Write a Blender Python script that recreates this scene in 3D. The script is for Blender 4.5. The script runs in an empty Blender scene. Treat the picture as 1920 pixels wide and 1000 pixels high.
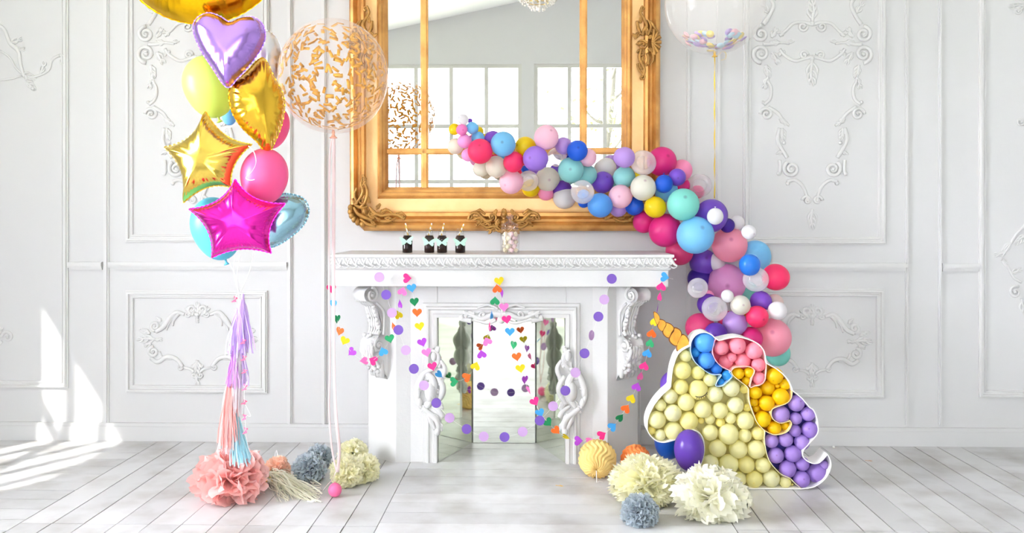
import bpy, math, random
from mathutils import Vector, Matrix, Quaternion
from mathutils.geometry import tessellate_polygon
R = math.radians; PI = math.pi
random.seed(7)
sc = bpy.context.scene
col = sc.collection

# ------------------------------------------------------------------ camera
F, DC, H, HY = 1664.0, 5.3, 1.34, 410.0
TH = math.atan(45 / F)
fw = Vector((-math.sin(TH), math.cos(TH))); rt = Vector((math.cos(TH), math.sin(TH)))
def PS(px, py, Y):
    u = (px - 960) / F; v = -(py - HY) / F
    dx = fw.x + u * rt.x; dy = fw.y + u * rt.y
    t = (Y + DC) / dy
    return Vector((t * dx, Y, H + t * v)), F / t
def P(px, py, Y): return PS(px, py, Y)[0]
def SC(px, Y): return PS(px, 400, Y)[1]
def FL(px, py):                     # point on the floor
    u = (px - 960) / F; v = -(py - HY) / F
    t = -H / v
    return Vector((t * (fw.x + u * rt.x), -DC + t * (fw.y + u * rt.y), 0))
cd = bpy.data.cameras.new('camera'); cam = bpy.data.objects.new('camera', cd); col.objects.link(cam)
cam.location = (0, -DC, H); cam.rotation_euler = (R(90), 0, TH)
cd.sensor_width = 36; cd.lens = 36 * F / 1920; cd.shift_y = -(500 - HY) / 1920; cd.clip_start = .05
sc.camera = cam

# ------------------------------------------------------------------ materials
def lin(h):
    if isinstance(h, str):
        c = [int(h[i:i + 2], 16) / 255 for i in (0, 2, 4)]
    else: c = h
    return tuple((x / 12.92 if x <= .04045 else ((x + .055) / 1.055) ** 2.4) for x in c) + (1,)
def newmat(name):
    m = bpy.data.materials.new(name); m.use_nodes = True
    nt = m.node_tree; b = nt.nodes['Principled BSDF']
    return m, nt, b, nt.nodes['Material Output']
def mat(name, hexc, rough=.5, metal=0, spec=.5, trans=0, bump=0, bscale=40, transl=0, noise=0, nscale=8, dark=None, coat=0, ndetail=4):
    m, nt, b, out = newmat(name)
    b.inputs['Base Color'].default_value = lin(hexc); b.inputs['Roughness'].default_value = rough
    b.inputs['Metallic'].default_value = metal; b.inputs['Specular IOR Level'].default_value = spec
    b.inputs['Transmission Weight'].default_value = trans; b.inputs['Coat Weight'].default_value = coat
    tc = nt.nodes.new('ShaderNodeTexCoord')
    if noise:
        n = nt.nodes.new('ShaderNodeTexNoise'); n.inputs['Scale'].default_value = nscale; n.inputs['Detail'].default_value = ndetail
        nt.links.new(tc.outputs['Object'], n.inputs['Vector'])
        r = nt.nodes.new('ShaderNodeValToRGB'); r.color_ramp.elements[0].position = .5 - .25 / max(noise, .3); r.color_ramp.elements[1].position = .62
        r.color_ramp.elements[0].color = lin(dark or hexc); r.color_ramp.elements[1].color = lin(hexc)
        nt.links.new(n.outputs['Fac'], r.inputs['Fac']); nt.links.new(r.outputs['Color'], b.inputs['Base Color'])
    if bump:
        n2 = nt.nodes.new('ShaderNodeTexNoise'); n2.inputs['Scale'].default_value = bscale
        nt.links.new(tc.outputs['Object'], n2.inputs['Vector'])
        bp = nt.nodes.new('ShaderNodeBump'); bp.inputs['Strength'].default_value = bump; bp.inputs['Distance'].default_value = .01
        nt.links.new(n2.outputs['Fac'], bp.inputs['Height']); nt.links.new(bp.outputs['Normal'], b.inputs['Normal'])
    if transl:
        t = nt.nodes.new('ShaderNodeBsdfTranslucent'); t.inputs['Color'].default_value = lin(hexc)
        mx = nt.nodes.new('ShaderNodeMixShader'); mx.inputs[0].default_value = transl
        nt.links.new(b.outputs[0], mx.inputs[1]); nt.links.new(t.outputs[0], mx.inputs[2]); nt.links.new(mx.outputs[0], out.inputs[0])
    return m
def latex(name, hexc, darkhex=None, rough=.33):
    """rubber balloon skin: denser colour at the pole opposite the knot"""
    m, nt, b, out = newmat(name)
    c = lin(hexc); d = lin(darkhex) if darkhex else (c[0] * .62, c[1] * .42, c[2] * .55, 1)
    tc = nt.nodes.new('ShaderNodeTexCoord')
    vm = nt.nodes.new('ShaderNodeVectorMath'); vm.operation = 'DISTANCE'; vm.inputs[1].default_value = (0, 0, 1)
    nt.links.new(tc.outputs['Object'], vm.inputs[0])
    r = nt.nodes.new('ShaderNodeValToRGB'); e = r.color_ramp.elements
    e[0].position = .05; e[0].color = tuple(.35 * c[i] + .65 * d[i] for i in range(3)) + (1,); e[1].position = .16; e[1].color = c
    nt.links.new(vm.outputs['Value'], r.inputs['Fac']); nt.links.new(r.outputs['Color'], b.inputs['Base Color'])
    b.inputs['Roughness'].default_value = rough; b.inputs['Specular IOR Level'].default_value = .45
    t = nt.nodes.new('ShaderNodeBsdfTranslucent'); nt.links.new(r.outputs['Color'], t.inputs['Color'])
    mx = nt.nodes.new('ShaderNodeMixShader'); mx.inputs[0].default_value = .3
    nt.links.new(b.outputs[0], mx.inputs[1]); nt.links.new(t.outputs[0], mx.inputs[2]); nt.links.new(mx.outputs[0], out.inputs[0])
    return m
def clearskin(name, tint='f4f2f4', body=.18, edge=.75):
    m, nt, b, out = newmat(name)
    b.inputs['Base Color'].default_value = lin(tint); b.inputs['Roughness'].default_value = .12
    tr = nt.nodes.new('ShaderNodeBsdfTransparent')
    lw = nt.nodes.new('ShaderNodeLayerWeight'); lw.inputs['Blend'].default_value = .35
    mr = nt.nodes.new('ShaderNodeMapRange'); mr.inputs['From Min'].default_value = 0; mr.inputs['From Max'].default_value = 1
    mr.inputs['To Min'].default_value = body; mr.inputs['To Max'].default_value = edge
    nt.links.new(lw.outputs['Facing'], mr.inputs['Value'])
    mx = nt.nodes.new('ShaderNodeMixShader'); nt.links.new(mr.outputs[0], mx.inputs[0])
    nt.links.new(tr.outputs[0], mx.inputs[1]); nt.links.new(b.outputs[0], mx.inputs[2]); nt.links.new(mx.outputs[0], out.inputs[0])
    return m
def thin_glass(name, tint='ffffff', refl=.08, edge=.7):
    m, nt, b, out = newmat(name)
    g = nt.nodes.new('ShaderNodeBsdfGlossy'); g.inputs['Roughness'].default_value = .02
    tr = nt.nodes.new('ShaderNodeBsdfTransparent'); tr.inputs['Color'].default_value = lin(tint)
    lw = nt.nodes.new('ShaderNodeLayerWeight'); lw.inputs['Blend'].default_value = .25
    mr = nt.nodes.new('ShaderNodeMapRange'); mr.inputs['To Min'].default_value = refl * .5; mr.inputs['To Max'].default_value = edge
    nt.links.new(lw.outputs['Facing'], mr.inputs['Value'])
    mx = nt.nodes.new('ShaderNodeMixShader'); nt.links.new(mr.outputs[0], mx.inputs[0])
    nt.links.new(tr.outputs[0], mx.inputs[1]); nt.links.new(g.outputs[0], mx.inputs[2]); nt.links.new(mx.outputs[0], out.inputs[0])
    return m

M = {}
M['wall'] = mat('white_wall_paint', 'd2d2d2', .55, spec=.3, bump=.06, bscale=25, noise=.4, nscale=1.3, dark='cfcfcf')
M['plaster'] = mat('white_plaster', 'd6d6d5', .45, spec=.35, bump=.1, bscale=60)
M['ceiling'] = mat('ceiling_paint', 'f6f6f4', .7)
M['white'] = mat('white_lacquer', 'f4f4f3', .35)
M['mirror'] = mat('mirror_silver', 'f4f6f4', .0, metal=1)
M['fmirror'] = mat('firebox_mirror_silver', 'f0f4ea', .03, metal=1)
M['gold'] = mat('gilded_wood', 'd9a45c', .38, metal=.45, spec=.5, noise=1, nscale=9, dark='b0773a', bump=.15, bscale=70)
M['goldcove'] = mat('pale_gilding', 'efc88c', .42, metal=.25, noise=.8, nscale=5, dark='deae6e', bump=.1, bscale=50)
M['golddark'] = mat('aged_gold_carving', 'b98a45', .34, metal=.45, noise=1, nscale=28, dark='8a602c', bump=.3, bscale=120)
M['paper_white'] = mat('white_cord', 'f5f3f2', .6)

# ------------------------------------------------------------------ mesh helpers
class G:
    def __init__(s): s.v = []; s.f = []; s.m = []
    def add(s, v, f, mi=0):
        o = len(s.v); s.v += [Vector(p) for p in v]; s.f += [tuple(i + o for i in q) for q in f]; s.m += [mi] * len(f); return s
    def box(s, x0, x1, y0, y1, z0, z1, mi=0):
        v = [(x, y, z) for x in (x0, x1) for y in (y0, y1) for z in (z0, z1)]
        return s.add(v, [(0, 1, 3, 2), (4, 6, 7, 5), (0, 4, 5, 1), (2, 3, 7, 6), (0, 2, 6, 4), (1, 5, 7, 3)], mi)
    def tube(s, pts, rad, seg=8, flat=1.0, up=Vector((0, 1, 0)), mi=0, cap=True):
        pts = [Vector(p) for p in pts]; n = len(pts); v = []
        if not hasattr(rad, '__len__'): rad = [rad] * n
        for i in range(n):
            t = (pts[min(i + 1, n - 1)] - pts[max(i - 1, 0)])
            if t.length < 1e-9: t = Vector((0, 0, 1))
            t.normalize(); a = t.cross(up)
            if a.length < 1e-4: a = t.cross(Vector((1, 0, 0)))
            a.normalize(); b = a.cross(t)
            for k in range(seg):
                q = 2 * PI * k / seg
                v.append(pts[i] + a * math.cos(q) * rad[i] + b * math.sin(q) * rad[i] * flat)
        f = [(i * seg + k, i * seg + (k + 1) % seg, (i + 1) * seg + (k + 1) % seg, (i + 1) * seg + k) for i in range(n - 1) for k in range(seg)]
        if cap: f += [tuple(range(seg))[::-1], tuple((n - 1) * seg + k for k in range(seg))]
        return s.add(v, f, mi)
    def lathe(s, prof, seg=24, c=(0, 0, 0), M3=None, mi=0, sx=1, sy=1):
        c = Vector(c); v = []; f = []; n = len(prof)
        for r, z in prof:
            for k in range(seg):
                q = 2 * PI * k / seg; p = Vector((r * math.cos(q) * sx, r * math.sin(q) * sy, z))
                if M3: p = M3 @ p
                v.append(c + p)
        for i in range(n - 1):
            for k in range(seg): f.append((i * seg + k, i * seg + (k + 1) % seg, (i + 1) * seg + (k + 1) % seg, (i + 1) * seg + k))
        f.append(tuple(range(seg))[::-1]); f.append(tuple((n - 1) * seg + k for k in range(seg)))
        return s.add(v, f, mi)
    def ball(s, c, r, seg=12, ring=8, sc3=(1, 1, 1), mi=0):
        v = []; f = []
        for i in range(ring + 1):
            a = PI * i / ring
            for k in range(seg):
                q = 2 * PI * k / seg
                v.append(Vector(c) + Vector((r * sc3[0] * math.sin(a) * math.cos(q), r * sc3[1] * math.sin(a) * math.sin(q), r * sc3[2] * math.cos(a))))
        for i in range(ring):
            for k in range(seg): f.append((i * seg + k, (i + 1) * seg + k, (i + 1) * seg + (k + 1) % seg, i * seg + (k + 1) % seg))
        return s.add(v, f, mi)
    def prism(s, poly, y0, y1, mi=0):          # poly: list of (x,z), extruded in y
        n = len(poly); tri = tessellate_polygon([[Vector((p[0], p[1], 0)) for p in poly]])
        v = [(p[0], y0, p[1]) for p in poly] + [(p[0], y1, p[1]) for p in poly]
        f = [tuple(t) for t in tri] + [tuple(i + n for i in t[::-1]) for t in tri] + [(i, (i + 1) % n, (i + 1) % n + n, i + n) for i in range(n)]
        return s.add(v, f, mi)
    def zprism(s, poly, z0, z1, mi=0):
        n = len(poly); tri = tessellate_polygon([[Vector((p[0], p[1], 0)) for p in poly]])
        v = [(p[0], p[1], z0) for p in poly] + [(p[0], p[1], z1) for p in poly]
        f = [tuple(t) for t in tri] + [tuple(i + n for i in t[::-1]) for t in tri] + [(i, (i + 1) % n, (i + 1) % n + n, i + n) for i in range(n)]
        return s.add(v, f, mi)
    def ribbon(s, pts, w, side=Vector((1, 0, 0)), th=.0006, mi=0):
        pts = [Vector(p) for p in pts]; n = len(pts); v = []
        if not hasattr(w, '__len__'): w = [w] * n
        for i, p in enumerate(pts):
            sd = side(i / (n - 1)) if callable(side) else side
            t = (pts[min(i + 1, n - 1)] - pts[max(i - 1, 0)]).normalized(); nn = t.cross(sd)
            nn = nn.normalized() * th if nn.length > 1e-5 else Vector((0, th, 0))
            a = p - sd * w[i] / 2; b = p + sd * w[i] / 2
            v += [a - nn, b - nn, b + nn, a + nn]
        f = []
        for i in range(n - 1):
            for k in range(4): f.append((i * 4 + k, i * 4 + (k + 1) % 4, i * 4 + 4 + (k + 1) % 4, i * 4 + 4 + k))
        f += [(3, 2, 1, 0), tuple((n - 1) * 4 + k for k in range(4))]
        return s.add(v, f, mi)
def cat(pts, n=6):
    pts = [Vector(p) for p in pts]; o = []
    for i in range(len(pts) - 1):
        p0 = pts[max(i - 1, 0)]; p1 = pts[i]; p2 = pts[i + 1]; p3 = pts[min(i + 2, len(pts) - 1)]
        for k in range(n):
            t = k / n
            o.append(.5 * ((2 * p1) + (p2 - p0) * t + (2 * p0 - 5 * p1 + 4 * p2 - p3) * t * t + (3 * p1 - p0 - 3 * p2 + p3) * t ** 3))
    o.append(pts[-1]); return o
def catc(pts, n=5):                              # closed
    m = len(pts); e = [pts[-1]] + list(pts) + [pts[0], pts[1]]
    o = []
    e = [Vector(p) for p in e]
    for i in range(1, m + 1):
        p0, p1, p2, p3 = e[i - 1], e[i], e[i + 1], e[i + 2]
        for k in range(n):
            t = k / n
            o.append(.5 * ((2 * p1) + (p2 - p0) * t + (2 * p0 - 5 * p1 + 4 * p2 - p3) * t * t + (3 * p1 - p0 - 3 * p2 + p3) * t ** 3))
    return o
def wloc(o):
    return o.location.copy() if o.parent is None else wloc(o.parent) + o.location
def obj(name, g, mats, parent=None, smooth=True, org=None, bevel=0):
    me = bpy.data.meshes.new(name)
    base = wloc(parent) if parent is not None else (Vector(org) if org is not None else Vector((0, 0, 0)))
    me.from_pydata([tuple(p - base) for p in g.v], [], g.f)
    if not isinstance(mats, (list, tuple)): mats = [mats]
    for m in mats: me.materials.append(m)
    me.polygons.foreach_set('material_index', g.m)
    if smooth: me.polygons.foreach_set('use_smooth', [True] * len(me.polygons))
    me.validate(); me.update()
    if smooth == 'auto':
        try: me.set_sharp_from_angle(angle=R(35))
        except Exception: pass
    o = bpy.data.objects.new(name, me); col.objects.link(o)
    if parent is not None: o.parent = parent
    else: o.location = base
    if bevel:
        b = o.modifiers.new('bevel', 'BEVEL'); b.width = bevel; b.segments = 2; b.limit_method = 'ANGLE'
    return o
def tag(o, label, cat_, group=None, kind=None):
    o['label'] = label; o['category'] = cat_
    if group: o['group'] = group
    if kind: o['kind'] = kind
    return o
def thing(name, loc, label, cat_, group=None):
    o = bpy.data.objects.new(name, None); col.objects.link(o); o.location = loc; o.empty_display_size = .05
    return tag(o, label, cat_, group)
def struct(name, g, m, label=None, **k):
    o = obj(name, g, m, **k); o['kind'] = 'structure'
    if label: o['label'] = label
    return o
tn = [0]
def trim(g, m=None, smooth='auto'):
    tn[0] += 1
    return struct('trim_%d' % tn[0], g, m or M['plaster'], smooth=smooth)

# ------------------------------------------------------------------ room shell
XL, XR, YB = -4.2, 6.2, -9.0
def ceil_z(x): return 4.54 + .21 * x
g = G().box(XL - .15, XR + .15, 0, .15, -.05, 6.2); struct('wall_back', g, M['wall'], smooth=False)
# floor: painted boards in alternating bays
mf, nt, b, out = newmat('white_painted_boards')
geo = nt.nodes.new('ShaderNodeNewGeometry'); rp = nt.nodes.new('ShaderNodeValToRGB')
rp.color_ramp.elements[0].color = lin('c5c5c6'); rp.color_ramp.elements[1].color = lin('d4d4d5')
nt.links.new(geo.outputs['Random Per Island'], rp.inputs['Fac'])
tc = nt.nodes.new('ShaderNodeTexCoord'); nz = nt.nodes.new('ShaderNodeTexNoise'); nz.inputs['Scale'].default_value = 3.5; nz.inputs['Detail'].default_value = 7
nt.links.new(tc.outputs['Object'], nz.inputs['Vector'])
r2 = nt.nodes.new('ShaderNodeValToRGB'); r2.color_ramp.elements[0].position = .3; r2.color_ramp.elements[0].color = lin('dcd9d5'); r2.color_ramp.elements[1].position = .55; r2.color_ramp.elements[1].color = (1, 1, 1, 1)
nt.links.new(nz.outputs['Fac'], r2.inputs['Fac'])
mxc = nt.nodes.new('ShaderNodeMix'); mxc.data_type = 'RGBA'; mxc.blend_type = 'MULTIPLY'; mxc.inputs[0].default_value = 1
nt.links.new(rp.outputs[0], mxc.inputs[6]); nt.links.new(r2.outputs[0], mxc.inputs[7]); nt.links.new(mxc.outputs[2], b.inputs['Base Color'])
b.inputs['Roughness'].default_value = .42; b.inputs['Specular IOR Level'].default_value = .35
bp = nt.nodes.new('ShaderNodeBump'); bp.inputs['Strength'].default_value = .12; bp.inputs['Distance'].default_value = .01
nt.links.new(nz.outputs['Fac'], bp.inputs['Height']); nt.links.new(bp.outputs[0], b.inputs['Normal'])
mgap = mat('floor_gap', '6a6661', .8)
fg = G(); fg.box(XL, XR, YB, 0, -.05, -.004, 1)
def board(x0, x1, y0, y1):
    gp = random.choice((.0015, .002, .002, .004)); fg.box(x0 + gp, x1 - gp, y0 + gp, y1 - gp, -.02, random.uniform(-.0008, 0), 0)
edges = [XL, -2.27, -.69, .86, 2.49, XR]
rows = [0, -1.457, -3.1, -4.75, -6.4, -8.05, YB]
for zi in range(5):
    x0, x1 = edges[zi], edges[zi + 1]
    if zi % 2 == 0:                               # boards parallel to the wall
        y = 0; 
        while y > YB + .01:
            y2 = max(y - .141, YB)
            xs = [x0, x1]
            if x1 - x0 > 1.7: xs = [x0, x0 + random.uniform(.5, 1.4), x1] if zi != 2 else [x0, x1]
            for a, c in zip(xs, xs[1:]): board(a, c, y2, y)
            y = y2
    else:
        n = round((x1 - x0) / .1405); w = (x1 - x0) / n
        for a, c in zip(rows, rows[1:]):
            for k in range(n): board(x0 + k * w, x0 + (k + 1) * w, c + .0, a)
struct('floor', fg, [mf, mgap], smooth=False)
# ceiling, slopes up to one side
g = G(); zc0, zc1 = ceil_z(XL - .15), ceil_z(XR + .15)
g.add([(XL - .15, YB - .2, zc0), (XR + .15, YB - .2, zc1), (XR + .15, .1, zc1), (XL - .15, .1, zc0), (XL - .15, YB - .2, zc0 + .1), (XR + .15, YB - .2, zc1 + .1), (XR + .15, .1, zc1 + .1), (XL - .15, .1, zc0 + .1)],
      [(0, 3, 2, 1), (4, 5, 6, 7), (0, 1, 5, 4), (1, 2, 6, 5), (2, 3, 7, 6), (3, 0, 4, 7)])
struct('ceiling', g, M['ceiling'], smooth=False)
struct('wall_right', G().box(XR, XR + .15, YB - .15, 0, -.05, 6.2), M['wall'], smooth=False)
# window wall opposite the camera (seen in the mirrors) and side windows
ZW0, ZW1 = .75, 3.50
PW, PO = .565, .21
wins = []
x = .0 - .03
wxs = []
for k in range(2): wxs.append((x, min(x + 4 * PW, XR - .05))); x += 4 * PW + PO
x = -.23
for k in range(2): wxs.append((max(x - 4 * PW, XL + .05), x)); x -= 4 * PW + PO
wxs.sort()
wxs = [w for w in wxs if w[1] - w[0] > .6 and w[0] < 2]
g = G(); g.box(XL, XR, YB - .15, YB, -.05, ZW0); g.box(XL, XR, YB - .15, YB, ZW1, 6.2)
xs = [XL] + [v for w in wxs for v in w] + [XR]
for a, c in zip(xs[0::2], xs[1::2]):
    if c > a: g.box(a, c, YB - .15, YB, ZW0, ZW1)
struct('wall_front', g, M['wall'], smooth=False)
wn = [0]
winpaint = mat('window_paint', 'cfcec8', .4)
glassm = thin_glass('window_glass')
def window(axis, a0, a1, z0, z1, pos, n, zs):
    wn[0] += 1; g = G(); t = .06; m = .03
    def bx(u0, u1, v0, v1, d=.05):
        if axis == 'x': g.box(u0, u1, pos - d, pos + .0, v0, v1)
        else: g.box(pos - d, pos + .0, u0, u1, v0, v1)
    bx(a0, a0 + t, z0, z1); bx(a1 - t, a1, z0, z1); bx(a0 + t, a1 - t, z0, z0 + t); bx(a0 + t, a1 - t, z1 - t, z1)
    for k in range(1, n):
        u = a0 + (a1 - a0) * k / n; bx(u - m, u + m, z0 + t, z1 - t, .035)
    for z in zs:
        if axis == 'x': g.box(a0 + t, a1 - t, pos - .036, pos - .0015, z - m, z + m)
        else: g.box(pos - .036, pos - .0015, a0 + t, a1 - t, z - m, z + m)
    o = struct('window_%d' % wn[0], g, winpaint, smooth=False)
    gg = G()
    if axis == 'x': gg.box(a0 + t, a1 - t, pos - .022, pos - .018, z0 + t, z1 - t)
    else: gg.box(pos - .022, pos - .018, a0 + t, a1 - t, z0 + t, z1 - t)
    obj('window_pane', gg, glassm, o, smooth=False)
for a, c in wxs: window('x', a, c, ZW0, ZW1, YB - .03, max(1, round((c - a) / PW)), (1.62, 2.51))
lw = [(-3.95, -2.05)]
g = G(); ys = [YB] + [v for w in sorted(lw) for v in w] + [0]
for a, c in zip(ys[0::2], ys[1::2]): g.box(XL - .15, XL, a, c, -.05, 6.2)
for a, c in lw: g.box(XL - .15, XL, a, c, -.05, .9); g.box(XL - .15, XL, a, c, 2.97 if a > -4 else 3.45, 6.2)
struct('wall_left', g, M['wall'], smooth=False)
for a, c in lw: window('y', a, c, .9, 2.97 if a > -4 else 3.45, XL - .03, 5 if a > -4 else 3, (2.2,) if a > -4 else (1.75, 2.6))

# ------------------------------------------------------------------ wall mouldings
def WX(px): return P(px, 400, 0).x
def WZ(py, px=1005): return P(px, py, 0).z
def vbar(px0, px1, py0, py1, d=.018, m=None):
    a, c = WX(px0), WX(px1); z1, z0 = WZ(py0, px0), WZ(py1, px0); g = G(); w = c - a
    g.box(a, c, -d * .55, 0.01, z0, z1); g.box(a + w * .25, c - w * .25, -d, 0.01, z0, z1); trim(g)
def hbar(px0, px1, py0, py1, d=.03):
    a, c = WX(px0), WX(px1); z1, z0 = WZ(py0, (px0 + px1) / 2), WZ(py1, (px0 + px1) / 2); h = z1 - z0; g = G()
    g.box(a, c, -d * .5, .01, z0, z1); g.box(a - .002, c + .002, -d, .009, z0 + h * .45, z1 - h * .1); g.box(a - .001, c + .001, -d * .75, .008, z0 + h * .25, z1 - h * .03); trim(g)
def sweep_rect(g, x0, x1, z0, z1, prof, ch=0, mi=None):
    """profile = [(inset, depth)], mitred rectangle in the x-z plane; ch chamfers the two lower corners"""
    L = []
    for t, d in prof:
        c = max(ch - t * 1.2, .0005) if ch else 0
        a, b_, e, f_ = x0 + t, x1 - t, z0 + t, z1 - t
        pts = [(a, e + c), (a + c, e), (b_ - c, e), (b_, e + c), (b_, f_), (a, f_)] if ch else [(a, e), (b_, e), (b_, f_), (a, f_)]
        L.append([(p[0], -d, p[1]) for p in pts])
    n = len(L[0])
    for i in range(len(L) - 1):
        m = mi[i] if mi else 0
        for k in range(n):
            g.add([L[i][k], L[i][(k + 1) % n], L[i + 1][(k + 1) % n], L[i + 1][k]], [(0, 1, 2, 3)], m)
def panel(px0, px1, py0, py1, wpx=14, d=.022):
    a, c = WX(px0), WX(px1); z1, z0 = WZ(py0, (px0 + px1) / 2), WZ(py1, (px0 + px1) / 2); w = wpx / 314; g = G()
    sweep_rect(g, a, c, z0, z1, [(0, -.005), (0, d * .55), (w * .15, d * .6), (w * .2, d), (w * .42, d), (w * .5, d * .45), (w * .7, d * .4), (w * .78, d * .65), (w * .92, d * .6), (w, .0), (w, -.005)])
    trim(g)
TOP = -900
for p0, p1, y1 in ((195, 205, 795), (539, 548, 795), (603, 612, 795), (1287, 1294, 797), (1343, 1351, 797), (1697, 1702, 797), (1759, 1765, 797)):
    vbar(p0, p1, TOP, y1)
panel(237, 505, -700, 454); panel(1393, 1660, -700, 459)
panel(237, 502, 545, 737, 15); panel(1393, 1657, 541, 746, 15)
panel(-300, 129, -700, 727); panel(1834, 2300, -700, 747)
for a, c, y in ((131, 193, 491), (207, 539, 491), (1353, 1696, 493), (1766, 1833, 494)): hbar(a, c, y, y + 15)
for nm, a, c in (('baseboard_left', XL, -1.0), ('baseboard_right', .62, XR)):
    g = G(); g.box(a, c, -.022, .01, 0, WZ(797)); g.box(a, c, -.028, .01, 0, WZ(803)); struct(nm, g, M['wall'], smooth=False)

# relief drawing kit, works in photo pixels on a plane and mirrors round an axis
class Relief:
    def __init__(s, Y, th=.5, axis=None, dx=0, dy=0, k=1.0, mi=0, rise=.0):
        s.g = G(); s.Y = Y; s.th = th; s.axis = axis; s.dx = dx; s.dy = dy; s.k = k; s.rise = rise
    def _put(s, pts, ws, flat):
        for mirror in ((0, 1) if s.axis is not None else (0,)):
            q = []
            for x, y in pts:
                if mirror: x = 2 * s.axis - x
                p, sc_ = PS(x + s.dx, y + s.dy, s.Y); p.y -= s.rise; q.append(p)
            s.g.tube(q, [w / sc_ * s.k for w in ws], 8, flat)
    def stroke(s, pts, w0, w1=None, flat=None, wm=None):
        c = cat([(p[0], p[1], 0) for p in pts], 5); n = len(c); w1 = w0 * .4 if w1 is None else w1; wm = wm or (w0 + w1) / 2
        ws = []
        for i in range(n):
            t = i / (n - 1)
            ws.append(max((w0 * (1 - 2 * t) + wm * 2 * t) if t < .5 else (wm * (2 - 2 * t) + w1 * (2 * t - 1)), .15))
        s._put([(p.x, p.y) for p in c], ws, flat or s.th); return s
    def vol(s, cx, cy, r, a0=0, turns=1.4, w=None, d=1):
        w = w or r * .22; n = int(16 * turns); pts = []; ws = []
        for i in range(n + 1):
            t = i / n; rr = r * (1 - .82 * t); a = R(a0) + d * 2 * PI * turns * t
            pts.append((cx + rr * math.cos(a), cy + rr * math.sin(a))); ws.append(w * (1 - .35 * t))
        s._put(pts, ws, s.th * 1.3); s.dot(cx, cy, r * .25); return s
    def dot(s, cx, cy, r, ry=None):
        for mirror in ((0, 1) if s.axis is not None and abs(cx - s.axis) > 1 else (0,)):
            x = 2 * s.axis - cx if mirror else cx
            p, sc_ = PS(x + s.dx, cy + s.dy, s.Y); p.y -= s.rise
            s.g.ball(p, r / sc_, 10, 6, (1, s.th * 1.2, (ry or r) / r)); 
        return s
    def leaf(s, x, y, ang, L, n=3, w=3, curl=.35):
        keep = s.axis
        if s.axis is not None and abs(x - s.axis) < 1 and abs(abs(ang) - 90) < 1: s.axis = None
        ca, sa = math.cos(R(ang)), math.sin(R(ang))
        def m(u, v): return (x + u * ca - v * sa, y + u * sa + v * ca)
        s.stroke([m(0, 0), m(L * .5, L * .06), m(L, -L * .05)], w, w * .3, wm=w * .9)
        for i in range(n):
            u = L * (.1 + .55 * i / max(n - 1, 1)); l = L * (.55 - .12 * i)
            for sg in (1, -1):
                s.stroke([m(u, 0), m(u + l * .45, sg * l * .35), m(u + l * .95, sg * l * (.42 - curl * .3))], w * .75, w * .25, wm=w * .8)
        s.axis = keep
        return s
def column_ornament(dx, axis=1523, dy=0):
    r = Relief(-.003, .8, axis, dx, dy, 1.3)
    r.stroke([(1447, -40), (1437, -15), (1450, 8), (1443, 28), (1431, 46)], 2, 3.4)
    r.leaf(1440, 25, -120, 24, 2, 2).leaf(1452, 0, -60, 20, 2, 2)
    r.vol(1427, 64, 15, -90, 1.6, 3, -1).vol(1427, 101, 17, 90, 1.6, 3.2, 1)
    r.stroke([(1430, 83), (1445, 83), (1462, 80), (1480, 82)], 3, 1.5).leaf(1446, 70, -60, 20, 2, 2.4).leaf(1448, 98, 60, 24, 2, 2.4)
    r.leaf(1436, 122, 75, 26, 3, 2.6).leaf(1440, 145, 110, 22, 2, 2.2)
    r.stroke([(1438, 150), (1446, 165), (1444, 185), (1432, 196)], 2, 2.6).dot(1431, 192, 3.5)
    r.vol(1437, 214, 12, 180, 1.5, 2.6, 1).stroke([(1440, 201), (1458, 212), (1470, 228), (1480, 236)], 3, 1.6)
    r.leaf(1462, 222, 40, 18, 2, 2.2).leaf(1466, 240, 80, 24, 3, 2.4)
    r.stroke([(1462, 240), (1458, 262), (1466, 280), (1476, 296)], 2.8, 3).dot(1470, 268, 3.6).leaf(1466, 285, 160, 12, 1, 2)
    r.vol(1484, 317, 15, -120, 1.7, 3, -1).stroke([(1462, 300), (1463, 320), (1460, 328)], 2.4, 2.6).dot(1460, 326, 3.6)
    r.stroke([(1476, 341), (1490, 338), (1504, 348), (1512, 366), (1514, 378)], 2.6, 2.6).dot(1477, 344, 4)
    r.vol(1513, 376, 9, 180, 1.2, 2.4, 1).leaf(1523, 392, 90, 40, 3, 2.4)
    # centre cartouche
    r.stroke([(1523, 46), (1506, 42), (1488, 44), (1475, 56), (1462, 68)], 2.6, 2).vol(1505, 50, 9, 0, 1.4, 2.2)
    r.stroke([(1462, 92), (1472, 104), (1490, 114), (1508, 110), (1523, 106)], 2.4, 2.4).vol(1507, 103, 8, 0, 1.4, 2.2, -1)
    r.leaf(1462, 80, 180, 20, 3, 2.2).leaf(1470, 66, -150, 14, 2, 2).leaf(1472, 96, 150, 14, 2, 2)
    r.leaf(1523, 40, -90, 44, 3, 2.6).leaf(1523, 112, 90, 50, 3, 2.6).leaf(1478, 78, 0, 12, 1, 1.8)
    r.dot(1523, 44, 5).dot(1523, 110, 4.5)
    trim(r.g, smooth=True)
column_ornament(0); column_ornament(-1153)
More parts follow.
